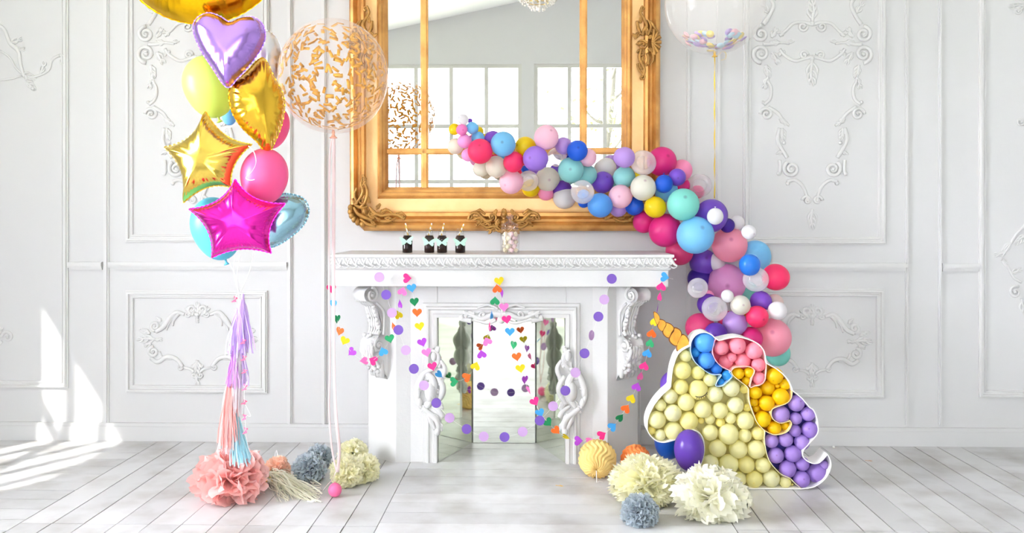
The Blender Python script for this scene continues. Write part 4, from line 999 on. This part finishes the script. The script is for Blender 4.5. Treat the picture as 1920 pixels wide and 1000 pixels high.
def starpoly(tips, c, inner, bow=.0):
    """five tips in px; concave edges between; rounded tips"""
    o = []; n = len(tips)
    for i in range(n):
        a = Vector(tips[i]); b_ = Vector(tips[(i + 1) % n]); cc = Vector(c); mid = (a + b_) / 2; v = cc + (mid - cc) * inner
        for k in range(14):
            t = k / 14; t2 = t
            o.append(tuple((1 - t2) ** 2 * a + 2 * t2 * (1 - t2) * (v * 1.0) + t2 ** 2 * b_))
    return o
BG = 'balloons of the helium bouquet'
foil('foil_star_balloon', (393, 300), starpoly([(385, 208), (478, 272), (436, 352), (340, 380), (300, 275)], (393, 300), .56), .085, 'e3c45a', 'gold foil star balloon facing front, above the magenta star', -1.33, yaw=-8, nw=60, group=BG)
foil('foil_star_balloon', (446, 420), starpoly([(441, 337), (534, 382), (508, 475), (398, 483), (356, 392)], (446, 422), .58), .085, 'ee2fb2', 'magenta foil star balloon at the bottom front of the bouquet', -1.42, yaw=4, nw=60, group=BG)
hrt = smoothpoly([(427, 165), (400, 128), (376, 90), (364, 55), (370, 35), (390, 24), (412, 30), (431, 41), (452, 32), (474, 30), (491, 45), (495, 70), (486, 95), (468, 122), (446, 148)], 6)
foil('foil_heart_balloon', (430, 82), hrt, .085, 'bb93ea', 'lilac foil heart balloon below the big round gold one', -1.42, yaw=8, pitch=-6, nw=50, group=BG, wr=.004)
gd = smoothpoly([(492, 108), (512, 140), (532, 180), (530, 222), (518, 258), (501, 287), (482, 266), (452, 238), (434, 204), (434, 165), (462, 138)], 5)
foil('foil_star_balloon', (485, 198), gd, .09, 'e6b93c', 'crumpled gold foil balloon turned sideways beside the lilac heart', -1.33, yaw=30, nw=34, wr=.014, rough=.2, group=BG)
foil('foil_round_balloon', (377, -124), [(377 + 169 * math.cos(2 * PI * i / 60), -124 + 169 * math.sin(2 * PI * i / 60)) for i in range(60)], .17, 'f0b914', 'big round gold foil balloon at the top of the bouquet', -1.32, nw=70, wr=.006, group=BG)
bh = smoothpoly([(505, 462), (490, 440), (486, 410), (500, 380), (520, 366), (545, 364), (570, 374), (578, 398), (566, 425), (540, 448), (520, 460)], 5)
foil('foil_heart_balloon', (530, 415), bh, .085, '9cc9dc', 'pale blue foil heart balloon half hidden behind the magenta star', -1.15, yaw=20, nw=40, wr=.005, group=BG)
wh = smoothpoly([(500, 180), (482, 150), (476, 110), (482, 75), (496, 58), (514, 66), (526, 90), (527, 120), (518, 150)], 5)
foil('foil_heart_balloon', (502, 118), wh, .08, 'e6e6ea', 'silvery white foil balloon half hidden behind the lilac heart', -1.1, nw=40, wr=.004, group=BG, rough=.3)
LM['lime'] = latex('latex_lime', 'dcf07a'); LM['bpink'] = latex('latex_bouquet_pink', 'fb6fae'); LM['turq'] = latex('latex_turquoise', '6cd2e8')
lone(391, 158, 47, 54, -1.18, 'lime', 'lime yellow latex balloon behind the lilac heart balloon', True, (-.3, 0, 1), pear=.2, group=BG)
lone(496, 328, 44, 50, -1.28, 'bpink', 'bright pink latex balloon between the gold and magenta stars', True, (.12, 0, 1), pear=.12, group=BG)
lone(514, 238, 28, 38, -1.05, 'bpink', 'pink latex balloon mostly hidden behind the crumpled gold one', True, (.3, 0, 1), pear=.12, group=BG)
lone(404, 424, 45, 55, -1.2, 'turq', 'turquoise latex balloon behind the magenta star', True, (-.3, 0, 1), pear=.2, group=BG)
lone(430, 216, 14, 17, -.98, 'skyblue', 'sky blue latex balloon glimpsed between the two gold stars', False, (0, 0, 1), pear=.12, group=BG)

# big clear confetti balloon
cl = clearskin('clear_peach_skin', 'fdeae0', .06, .4)
C, s = PS(625, 141, -1.056); rb = 103 / s
cb = place_balloon('confetti_balloon', 'cpeach', C, rb, (0, 0, 1), cl, 1, 1.02, False, .04); tag(cb, 'large clear balloon full of gold foil confetti beside the mirror', 'balloon')
cgold = mat('confetti_gold', 'f4b53a', .38, metal=.4, transl=.12); cpeach = mat('confetti_back', 'f3c49a', .5)
kn = G().lathe([(.006, .022), (.009, .01), (.006, 0), (.012, -.01), (.02, -.016), (.016, -.018)], 12, C - Vector((0, 0, rb * 1.075 + .002))); 
def child(o, name, g, m):
    me_o = obj(name, g, m); me_o.parent = o; me_o.matrix_parent_inverse = Matrix.LocRotScale(o.location, o.rotation_quaternion, o.scale).inverted(); return me_o
child(cb, 'knot', kn, mat('peach_knot', 'f2b49c', .4))
rc = random.Random(21); pcs = []
def conf_piece(g, c, n, L_, W_, a, th=.0004):
    n = n.normalized(); t1 = n.cross(Vector((0, 0, 1)));
    if t1.length < .05: t1 = Vector((1, 0, 0))
    t1.normalize(); t2 = n.cross(t1); e1 = t1 * math.cos(a) + t2 * math.sin(a); e2 = n.cross(e1)
    v = []
    for q in (-th, th):
        for x, y in ((-1, -1), (1, -1), (1, 1), (-1, 1)): v.append(c + e1 * L_ / 2 * x + e2 * W_ / 2 * y + n * q)
    g.add(v, [(0, 3, 2, 1), (4, 5, 6, 7), (0, 1, 5, 4), (1, 2, 6, 5), (2, 3, 7, 6), (3, 0, 4, 7)])
N_ = 430
for i in range(N_):
    z = 1 - 2 * (i + .5) / N_; a = i * 2.39996 + rc.uniform(-.2, .2); q = math.sqrt(1 - z * z); n = Vector((q * math.cos(a), q * math.sin(a), z + rc.uniform(-.04, .04))).normalized()
    if n.z > .86: continue
    tilt = Vector((rc.uniform(-.3, .3), rc.uniform(-.3, .3), rc.uniform(-.3, .3)))
    pcs.append((C + n * rb * .982, n + tilt * .5, rc.uniform(.032, .043), rc.uniform(.012, .0155), rc.uniform(0, PI), n))
pcs.sort(key=lambda p: p[0].y)
rest = G()
for i, p in enumerate(pcs):
    if i < 100:
        g = G(); conf_piece(g, *p[:5]); child(cb, 'confetti_piece', g, cgold)
    else: conf_piece(rest, *p[:5])
o = child(cb, 'confetti', rest, cgold); o['kind'] = 'stuff'
# right confetti balloon
C2, s2 = PS(1340, 5, -.55); rb2 = 93 / s2
cb2 = place_balloon('confetti_balloon', 'cgrey', C2, rb2, (0, 0, 1), clearskin('clear_pale_skin', 'efece8', .2, .45), 1, 1.0, False, .03); tag(cb2, 'large clear balloon with pastel paper confetti pooled at its bottom', 'balloon')
kn = G().lathe([(.005, .018), (.008, .008), (.005, 0), (.010, -.008), (.016, -.012)], 12, C2 - Vector((0, 0, rb2 * 1.045)))
child(cb2, 'knot', kn, mat('gold_ribbon_knot', 'e3b64a', .3))
pm = [mat('pastel_confetti_%d' % i, h, .7) for i, h in enumerate(('b79ad8', 'bfe3f2', 'f6c3cf', 'f6e07a'))]
for i in range(98):
    n = Vector((rc.uniform(-.66, .66), rc.uniform(-.66, .5), 0)); q = math.hypot(n.x, n.y)
    if q > .68: n *= .6 / q; q = math.hypot(n.x, n.y)
    n.z = -math.sqrt(1 - q * q); ccol = 0 if q < .42 and rc.random() < .55 else rc.randrange(4)
    g = G(); c = C2 + n * rb2 * (.96 - .0009 * i); nn = n + Vector((rc.uniform(-.25, .25), rc.uniform(-.25, .25), 0)); nn.normalize()
    t1 = nn.cross(Vector((0, 1, .1))).normalized(); t2 = nn.cross(t1); v = [c + (t1 * math.cos(2 * PI * k / 12) + t2 * math.sin(2 * PI * k / 12)) * .021 + nn * e for e in (-.0004, .0004) for k in range(12)]
    g.add(v, [tuple(range(12))[::-1], tuple(range(12, 24))] + [(k, (k + 1) % 12, (k + 1) % 12 + 12, k + 12) for k in range(12)])
    child(cb2, 'confetti_piece', g, pm[ccol])
# ribbons
pinkr = mat('pale_pink_ribbon', 'fbe9e9', .45, transl=.3); goldr = mat('gold_ribbon', 'e8c437', .25, metal=.6); goldr.node_tree.nodes['Principled BSDF'].inputs['Roughness'].default_value = .3
bot1 = C - Vector((0, 0, rb * 1.09))
YR = -1.056
pts = cat([bot1, P(618, 300, YR), P(617, 500, YR), P(618, 680, YR), P(617, 770, YR), P(622, 840, YR), P(631, 884, YR)], 8)
o = obj('ribbon', G().ribbon(pts, .009), pinkr, None, org=pts[0]); tag(o, 'narrow pale pink ribbon falling from gold confetti balloon to its weight', 'ribbon', 'pale pink balloon ribbons')
pts = cat([bot1 + Vector((0, .004, 0)), P(626, 300, YR), P(625.5, 500, YR), P(626, 680, YR), P(630, 780, YR), P(636, 840, YR), P(633, 886, YR)], 8)
wf = lambda t: Vector((math.cos(.5 * math.sin(t * 9)), math.sin(.5 * math.sin(t * 9)), 0))
o = obj('ribbon', G().ribbon(pts, .016, wf), pinkr, None, org=pts[0]); tag(o, 'wider pale pink ribbon falling from gold confetti balloon to its weight', 'ribbon', 'pale pink balloon ribbons')
pts = cat([P(629, 886, YR - .004), P(624, 898, YR - .02), P(612, 912, YR - .03), P(607, 918, YR - .03)], 5)
o = obj('ribbon', G().ribbon(pts, .016, Vector((.5, 0, .8))), pinkr, None, org=pts[-1]); tag(o, 'short cut ribbon tail tied at the small pink floor balloon', 'ribbon')
LM['weight'] = latex('latex_weight', 'fb82b8')
cw, sw_ = PS(628, 922, YR); rw = 12.6 / sw_
o = place_balloon('balloon_weight', 'weight', Vector((cw.x, cw.y, rw + .001)), rw, (0, 0, -1), None, 1, 1, True, .05); tag(o, 'small pink water balloon weight on the floor tied to pink ribbons', 'balloon weight')
b2_ = C2 - Vector((0, 0, rb2 * 1.06)); Yg = b2_.y
pts = [b2_ + (P(1340, 372, -.40) - b2_) * (i / 30) + Vector((.001 * math.sin(i), 0, 0)) for i in range(31)]
o = obj('ribbon', G().ribbon(pts, .0065, lambda t: Vector((math.cos(t * 16), math.sin(t * 16), 0))), goldr, None, org=pts[0]); tag(o, 'twisted gold ribbon hanging from the pastel confetti balloon', 'ribbon')
pts = cat([b2_ + Vector((.004, 0, .002)), P(1346, 104, Yg - .01), P(1354, 97, Yg - .02), P(1361, 100, Yg - .02), P(1360, 110, Yg - .01), P(1352, 113, Yg)], 5)
o = obj('ribbon', G().ribbon(pts, .004, Vector((0, 1, 0))), goldr, None, org=pts[0]); tag(o, 'curled gold ribbon end below the pastel confetti balloon', 'ribbon')

# ------------------------------------------------------------------ bouquet strings, tassels
YT = -1.25
J = P(448, 552, YT)
whites = mat('white_string', 'f3eff0', .5)
for nm, st, lab in ((0, P(425, 483, -1.2), 'turquoise balloon'), (1, P(451, 478, -1.40), 'magenta star'), (2, P(476, 470, -1.2), 'pale blue heart'), (3, P(440, 480, -1.3), 'gold star')):
    md = st.lerp(J, .5) + Vector((.012 * (-1) ** nm, 0, 0))
    pts = cat([st, md, J], 8); o = obj('balloon_string', G().tube(pts, .0016, 6), whites, None, org=J); tag(o, 'white string gathered below the %s' % lab, 'string', 'strings of the helium bouquet')
pts = cat([P(466, 274, -1.45), P(476, 285, -1.46), P(480, 305, -1.46), P(472, 322, -1.45), P(461, 333, -1.45), P(468, 338, -1.45), P(477, 337, -1.46)], 6)
o = obj('balloon_string', G().ribbon(pts, .004, Vector((.6, 0, .8))), whites, None, org=pts[0]); tag(o, 'curled white ribbon end lying over the bright pink balloon', 'string')
pts = cat([P(461, 333, -1.45), P(457, 350, -1.42), P(462, 300, -1.42), P(468, 280, -1.43)], 6)
paperm = {k: mat('tissue_' + k, h, .75, transl=.35) for k, h in {'lilac': 'ead6fa', 'coral': 'ffd4cf', 'blue': 'cdf1f9', 'white': 'f6f1f4', 'orchid': 'ecbcf4', 'palepink': 'fde6e6', 'cream': 'fffef2'}.items()}
def tassel_g(top, L_, spread, n, seed, w=.006, lean=0, floor=False):
    q = random.Random(seed); g = G()
    for i in range(n):
        a = q.uniform(0, 2 * PI); rr = spread * math.sqrt(q.random()); ll = L_ * q.uniform(.86, 1.03); ph = q.uniform(0, 6)
        pts = []
        for k in range(7):
            t = k / 6; e = t ** .7
            pts.append(top + Vector((rr * math.cos(a) * e + lean * t + .004 * math.sin(t * 7 + ph), rr * math.sin(a) * e * .7, -ll * t)))
        if q.random() < .9: an = q.uniform(0, PI); g.ribbon(pts, w * q.uniform(.6, 1.3), Vector((math.cos(an), math.sin(an), 0)), .0002)
    g.ball(top, .008, 8, 6, (1, 1, 1.6)); return g
tg = thing('tassel_garland', J, 'long tissue tassel garland in lilac, coral and blue hanging under the bouquet', 'garland')
sT = SC(448, YT)
for i, (x, y0, y1, sp_, n, c_, lean) in enumerate(((455, 558, 662, 14, 46, 'lilac', .012), (444, 585, 668, 17, 46, 'lilac', -.005), (439, 655, 728, 10, 40, 'orchid', -.002), (448, 610, 780, 9, 30, 'white', -.01), (433, 700, 838, 18, 60, 'coral', -.006),
     (427, 715, 850, 14, 36, 'palepink', -.012), (440, 768, 872, 15, 56, 'blue', .03), (452, 640, 725, 9, 26, 'lilac', .01))):
    g = tassel_g(P(x, y0, YT + .004 * i), (y1 - y0) / sT, sp_ * 1.35 / sT, int(n * 1.2), i + 40, lean=lean); o = obj('tassel', g, paperm[c_], tg, smooth=False); obj('tassel_knot', G().ball(P(x, y0 - 2, YT + .004 * i), .009, 10, 8, (1, 1, 1.5)), paperm[c_], o); o['label'] = c_ + ' tissue tassel'
g = G().tube(cat([J, P(446, 600, YT), P(440, 660, YT), P(436, 710, YT), P(440, 770, YT)], 5), .0018, 6); obj('cord', g, whites, tg)
bs = thing('butterfly_string', P(462, 600, YT - .03), 'thin string of small pink paper butterflies beside the tissue tassels', 'garland')
g = G().tube(cat([P(447, 550, YT - .03), P(441, 562, YT - .03), P(453, 600, YT - .03), P(457, 640, YT - .03), P(459, 672, YT - .03), P(461, 696, YT - .03), P(466, 710, YT - .03), P(459, 727, YT - .03), P(459, 755, YT - .03), P(470, 780, YT - .03), P(461, 782, YT - .03), P(461, 808, YT - .03), P(466, 840, YT - .03), P(478, 862, YT - .03)], 5), .0011, 6)
obj('string', g, whites, bs)
bpk = mat('pink_butterfly_paper', 'fb6d92', .7)
for i, (x, y, a, q) in enumerate(((441, 562, 80, .8), (457, 641, 85, .6), (458, 672, 90, .6), (459, 697, 90, .4), (460, 727, 85, .8), (459, 755, 75, .5), (459, 783, 95, .7), (461, 808, 90, .8))):
    g = G(); flat_shape(g, BF, P(x, y, YT - .032), .017, a, q); obj('paper_butterfly', g, bpk, bs, smooth=False)

# ------------------------------------------------------------------ pompoms and floor decorations
def pompom(c, r_, n, seed, W=.5, sq=(1, 1, 1), rough_edge=.08, ruf=.10, up=0, nv=9, nu=6, floorz=.003, spine=.75):
    q = random.Random(seed); g = G(); c = Vector(c)
    for i in range(n):
        z = 1 - 2 * (i + .5) / n; a = i * 2.39996 + q.uniform(-.25, .25); h = math.sqrt(1 - z * z)
        d = Vector((h * math.cos(a), h * math.sin(a), z + up * .3)) + Vector((q.uniform(-.15, .15), q.uniform(-.15, .15), q.uniform(-.15, .15))); d.normalize()
        t1 = d.cross(Vector((q.uniform(-1, 1), q.uniform(-1, 1), q.uniform(-1, 1)))).normalized(); t2 = d.cross(t1)
        Lr = r_ * q.uniform(.82, 1.04); ph = q.uniform(0, 6.28); kk = q.uniform(1.4, 2.6); bend = q.uniform(-.25, .25); v = []
        wmax = W * r_ * q.uniform(.75, 1.2)
        for iu in range(nu + 1):
            u_ = iu / nu; ww = wmax * math.sin(min(u_ ** spine, 1) * PI * .62)
            for iv in range(nv + 1):
                v_ = -1 + 2 * iv / nv; edge = (1 - rough_edge * (iv % 2) - .16 * v_ * v_) if iu == nu else (1 - .16 * v_ * v_ * u_)
                rad = Lr * (.12 + .88 * u_) * edge
                p = d * rad + t1 * ww * v_ + t2 * (ruf * r_ * u_ * math.sin(kk * PI * v_ + ph) + bend * r_ * u_ * u_)
                p = Vector((p.x * sq[0], p.y * sq[1], p.z * sq[2])) + c
                if p.z < floorz: p.z = floorz + q.uniform(0, .002)
                v.append(p)
        f = [(iu * (nv + 1) + iv, iu * (nv + 1) + iv + 1, (iu + 1) * (nv + 1) + iv + 1, (iu + 1) * (nv + 1) + iv) for iu in range(nu) for iv in range(nv)]
        g.add(v, f)
    return g
def tissue(name, h): return mat(name, h, .8, spec=.2, transl=.45)
TP = {'coral': tissue('tissue_coral_pink', 'ffd6d2'), 'peach': tissue('tissue_peach', 'ffdcc6'), 'grey': tissue('tissue_blue_grey', 'cbd5dc'), 'ycream': tissue('tissue_light_yellow', 'fffde4'), 'cream': tissue('tissue_cream', 'fffef0')}
def pom(px, py, rpx, bot, key, label, n, seed, W=.5, sq=(1, 1, 1), **k):
    b_ = FL(px, bot); Y = b_.y; c, s = PS(px, py, Y - 0); r_ = rpx / s; c.z = max(c.z, r_ * sq[2] * .55)
    g = pompom(c, r_, n, seed, W, sq, **k); o = obj('tissue_pompom', g, TP[key], None, org=(c.x, c.y, 0)); return tag(o, label, 'pompom', 'tissue paper pompoms on the floor')
pom(433, 898, 66, 935, 'coral', 'large coral pink tissue pompom under the tassel garland', 80, 1, .72, (1.05, 1, .92), ruf=.075, nv=11)
pom(520, 884, 27, 897, 'peach', 'small peach tissue pompom behind the cream fringe tassel', 110, 2, .5, ruf=.12)
pom(580, 880, 34, 902, 'grey', 'blue grey tissue pompom in front of its twin beside the pink ribbons', 150, 3, .42, (1, 1, .95), ruf=.13)
pom(598, 858, 26, 876, 'grey', 'smaller blue grey tissue pompom tucked behind another grey one', 120, 4, .42, ruf=.13)
pom(650, 888, 36, 910, 'ycream', 'pale yellow tissue pompom directly behind the small pink weight', 130, 5, .45, ruf=.12)
pom(683, 882, 32, 902, 'ycream', 'pale yellow tissue pompom nearest the fireplace pier', 120, 6, .45, ruf=.12)
pom(662, 852, 30, 874, 'ycream', 'pale yellow tissue pompom at the back against the fireplace side', 110, 7, .45, ruf=.12)
pom(1210, 906, 68, 942, 'ycream', 'big pale yellow tissue pompom behind the small grey one', 120, 8, .62, (1.06, .9, .80), ruf=.045, nv=17, rough_edge=.13)
pom(1335, 934, 66, 968, 'cream', 'big cream tissue pompom with open ragged layers before the unicorn', 90, 9, .7, (1.1, .9, .92), ruf=.05, nv=17, rough_edge=.14)
pom(1200, 962, 38, 982, 'grey', 'blue grey tissue pompom at the front beside the cream one', 170, 10, .40, ruf=.13)
# honeycomb balls
def honeycomb(px, py, rpx, bot, hexc, label, axis, nseg=22):
    b_ = FL(px, bot); c, s = PS(px, py, b_.y); r_ = rpx / s; c.z = max(c.z, r_ * .93); q = Vector((0, 0, 1)).rotation_difference(Vector(axis).normalized()); g = G(); n = nseg * 6; ring = 60; v = []
    for i in range(ring + 1):
        a = PI * i / ring
        for k in range(n):
            b2 = 2 * PI * k / n; x = b2 * nseg / (2 * PI); rowp = i * 6 / ring
            ph = abs(math.sin(PI * (x + .5 * (math.sin(rowp * PI * 1.0)) )))
            rr = r_ * (1 - .15 * (1 - ph) * (.4 + .6 * math.sin(a)) - .015 * math.cos(rowp * 2 * PI)) * (1 - .12 * math.exp(-(a / .25) ** 2))
            v.append(c + q @ Vector((rr * math.sin(a) * math.cos(b2), rr * math.sin(a) * math.sin(b2), rr * math.cos(a))))
    g.add(v, [(i * n + k, (i + 1) * n + k, (i + 1) * n + (k + 1) % n, i * n + (k + 1) % n) for i in range(ring) for k in range(n)])
    o = obj('honeycomb_ball', g, mat('honeycomb_' + hexc, hexc, .75, transl=.2), None, org=(c.x, c.y, 0)); tag(o, label, 'paper ball'); return o, c, r_, q
o, c, r_, q = honeycomb(1120, 865, 36, 894, 'f8dc8e', 'pale yellow honeycomb paper ball on the floor by the fireplace', (-.12, -.9, -.45))
pp = c + q @ Vector((0, 0, r_ * .9)); g = G().ribbon(cat([pp, pp + Vector((.0, -.02, -.03)), pp + Vector((.002, -.02, -.07)), Vector((pp.x + .01, pp.y - .02, .004)), Vector((pp.x + .03, pp.y - .025, .003))], 5), .004)
obj('tie_string', g, whites, o)
honeycomb(1192, 874, 29, 890, 'ff9a52', 'orange honeycomb paper ball half hidden behind the pale yellow pompom', (.3, -.8, .3), 16)
# cream fringe tassel lying on the floor
q = random.Random(9); t0 = FL(497, 905) + Vector((0, 0, .03)); g = G()
for i in range(150):
    e = FL(q.uniform(520, 606), q.uniform(908, 944)); a = t0 + Vector((q.uniform(-.02, .02), q.uniform(-.01, .01), q.uniform(-.01, .02)))
    m1 = a.lerp(e, .35) + Vector((q.uniform(-.02, .02), q.uniform(-.02, .02), q.uniform(.0, .05))); m2 = a.lerp(e, .7) + Vector((q.uniform(-.02, .02), q.uniform(-.02, .02), q.uniform(-.01, .03))); m2.z = max(m2.z, .005); e.z = .003 + q.uniform(0, .004)
    g.ribbon(cat([a, m1, m2, e], 4), q.uniform(.005, .009), Vector((q.uniform(-.4, .4), .6, q.uniform(-.5, .5))).normalized(), .0002)
o = obj('fringe_tassel', g, paperm['cream'], None, smooth=False, org=(t0.x, t0.y, 0)); tag(o, 'cream tissue fringe tassel lying flat beside the coral pompom', 'tassel')
g = G()
for i in range(16):
    a = FL(487 + q.uniform(-4, 4), 884 + q.uniform(-6, 6)); a.z = .05; e = FL(505 + q.uniform(-6, 6), 912 + q.uniform(-6, 6)); e.z = .035
    g.ribbon(cat([a, a.lerp(e, .5) + Vector((0, 0, .02)), e], 4), .006, Vector((.8, .3, .3)), .0002)
o = obj('fringe_tassel', g, mat('tissue_yellow', 'f9dc5e', .75, transl=.3), None, smooth=False, org=FL(495, 905)); tag(o, 'little bright yellow tissue fringe behind the coral pompom', 'tassel')
pts = cat([FL(508, 912) + Vector((0, 0, .035)), FL(512, 895) + Vector((0, 0, .05)), FL(518, 880) + Vector((0, 0, .1)), FL(530, 893) + Vector((0, -.05, .06)), FL(540, 905) + Vector((0, 0, .03))], 6)
o = obj('ribbon', G().ribbon(pts, .006, Vector((.5, 0, .8))), whites, None, org=pts[0]); tag(o, 'white ribbon loop over the peach pompom', 'ribbon')
pts = cat([FL(575, 918) + Vector((0, 0, .02)), FL(595, 920) + Vector((0, 0, .01)), FL(602, 930) + Vector((0, 0, .004)), FL(590, 942) + Vector((0, 0, .004)), FL(575, 942) + Vector((0, 0, .004))], 6)
o = obj('ribbon', G().ribbon(pts, .007, Vector((.0, .2, .9))), whites, None, org=pts[0]); tag(o, 'white ribbon end curling on the floor past the cream fringe', 'ribbon')
# little scraps on the floor
for px, py, h, lab in ((1048, 912, 'e0b040', 'gold confetti scrap on the bare floor before the fireplace'), (1628, 865, 'd99a5a', 'tan paper scrap on the floor near the wall')):
    c = FL(px, py); g = G(); conf_piece(g, c + Vector((0, 0, .002)), Vector((.1, .1, 1)), .034, .009, .5); conf_piece(g, c + Vector((.012, -.004, .004)), Vector((.3, .1, 1)), .02, .008, 1.2)
    o = obj('paper_scrap', g, mat('scrap_' + h, h, .6), None, smooth=False, org=c); tag(o, lab, 'scrap')
c = FL(1562, 840); g = G().ball(c + Vector((0, -.01, .008)), .008, 10, 8); o = obj('small_bead', g, M['white'], None, org=c); tag(o, 'tiny white bead on the floor against the baseboard', 'bead')

# ------------------------------------------------------------------ chandelier (seen in the mirror)
cx, cy, cz = .02, -3.6, 3.30
ch = thing('chandelier', (cx, cy, cz), 'crystal chandelier seen only as a reflection at the top of the mirror', 'chandelier')
brass = mat('chandelier_brass', 'd9bf8a', .25, metal=.9); crys = mat('crystal', 'f1ece6', .08, spec=.8, metal=.2)
zc = ceil_z(cx)
obj('chain', G().tube([(cx, cy, cz + .55), (cx, cy, zc + .02)], .008, 8), brass, ch)
g = G()
tiers = ((.45, .34), (.38, .26), (.28, .18), (.19, .11), (.10, .05))
for rr, dz in tiers:
    pts = [(cx + rr * math.cos(2 * PI * k / 32), cy + rr * math.sin(2 * PI * k / 32), cz + dz) for k in range(33)]; g.tube(pts, .006, 6, cap=False)
g.tube([(cx, cy, cz + .05), (cx, cy, cz + .56)], .012, 8)
obj('chandelier_frame', g, brass, ch)
g = G()
for ti, (rr, dz) in enumerate(tiers):
    n = max(8, int(rr * 90))
    for k in range(n):
        a = 2 * PI * k / n
        for j in range(3): g.ball((cx + (rr - j * .018) * math.cos(a), cy + (rr - j * .018) * math.sin(a), cz + dz - .02 - j * .024), .012, 6, 4)
g.ball((cx, cy, cz - .0), .028, 10, 6)
o = obj('crystals', g, crys, ch, smooth=False); o['kind'] = 'stuff'

# ------------------------------------------------------------------ trees outside the windows (seen in the mirror)
bark = mat('tree_bark', '5f5b54', .9, noise=1, nscale=4, dark='47443e'); leafm = mat('spring_leaves', 'a9b96a', .7, transl=.4)
for i, (x, y, lean, rr, lab) in enumerate(((1.2, -13.5, .5, .14, 'slim grey tree outside the window, nearest the central post in the reflection'), (4.6, -13.4, -.7, .2, 'thick leaning grey tree outside the window at the edge of the reflection'), (-5.6, -16, .2, .1, 'thin tree outside the window behind the confetti balloon reflection'))):
    t = thing('tree', (x, y, -.3), lab, 'tree', 'trees outside the windows')
    g = G(); tr = cat([(x, y, -.3), (x + lean * .3, y, 1.6), (x + lean * .7, y, 3.2), (x + lean, y, 5.5)], 5); g.tube(tr, [rr * (1 - .6 * k / (len(tr) - 1)) for k in range(len(tr))], 12)
    q = random.Random(i + 60); tips = []
    for k in range(9):
        z = 1.2 + k * .42; b0 = Vector((x + lean * z / 5.5, y, z)); e = b0 + Vector((q.uniform(-1.0, 1.0), q.uniform(-.8, .8), q.uniform(.3, 1.4))); tips.append(e); tips.append(b0.lerp(e, .6))
        g.tube(cat([b0, b0.lerp(e, .5) + Vector((0, 0, -.1)), e], 4), [.05 * (1 - .8 * j / 8) for j in range(9)], 7)
    obj('trunk', g, bark, t)
    g = G()
    for k in range(500):
        c = q.choice(tips) + Vector((q.gauss(0, .35), q.gauss(0, .35), q.gauss(0, .3))); n = Vector((q.gauss(0, 1), q.gauss(0, 1), q.gauss(0, 1))); conf_piece(g, c, n, .09, .05, q.uniform(0, 3))
    o = obj('foliage', g, leafm, t, smooth=False); o['kind'] = 'stuff'
g = G().box(-30, 30, -40, YB - .16, -.6, -.3); o = struct('ground', g, mat('garden_ground', 'c9cdb0', .9), smooth=False)

# ------------------------------------------------------------------ light
w = bpy.data.worlds.new('sky'); sc.world = w; w.use_nodes = True; bgn = w.node_tree.nodes['Background']
bgn.inputs['Color'].default_value = (.955, .977, 1.06, 1)
wnt = w.node_tree; wtc = wnt.nodes.new('ShaderNodeTexCoord'); wsx = wnt.nodes.new('ShaderNodeSeparateXYZ'); wmr = wnt.nodes.new('ShaderNodeMapRange')
wnt.links.new(wtc.outputs['Generated'], wsx.inputs[0]); wnt.links.new(wsx.outputs['X'], wmr.inputs['Value'])
wmr.inputs['From Min'].default_value = -1; wmr.inputs['From Max'].default_value = -.42; wmr.inputs['To Min'].default_value = 80; wmr.inputs['To Max'].default_value = 9.3
wnt.links.new(wmr.outputs[0], bgn.inputs['Strength'])
sd = bpy.data.lights.new('sun', 'SUN'); sd.energy = 13; sd.angle = R(.6); sd.color = (1, .97, .92); so = bpy.data.objects.new('sun', sd); col.objects.link(so)
dirv = Vector((.5, .85, -.80)).normalized(); so.rotation_mode = 'QUATERNION'; so.rotation_quaternion = Vector((0, 0, -1)).rotation_difference(dirv); so.location = (-8, -12, 9)

sc.view_settings.view_transform = 'Standard'; sc.view_settings.look = 'None'; sc.view_settings.gamma = 1; sc.view_settings.exposure = -0.2
cy_ = sc.cycles
cy_.use_denoising = True
cy_.max_bounces = 12; cy_.diffuse_bounces = 9; cy_.glossy_bounces = 6; cy_.transmission_bounces = 6; cy_.transparent_max_bounces = 24
cy_.sample_clamp_indirect = 12; cy_.caustics_reflective = True; cy_.blur_glossy = .5; cy_.caustics_refractive = False
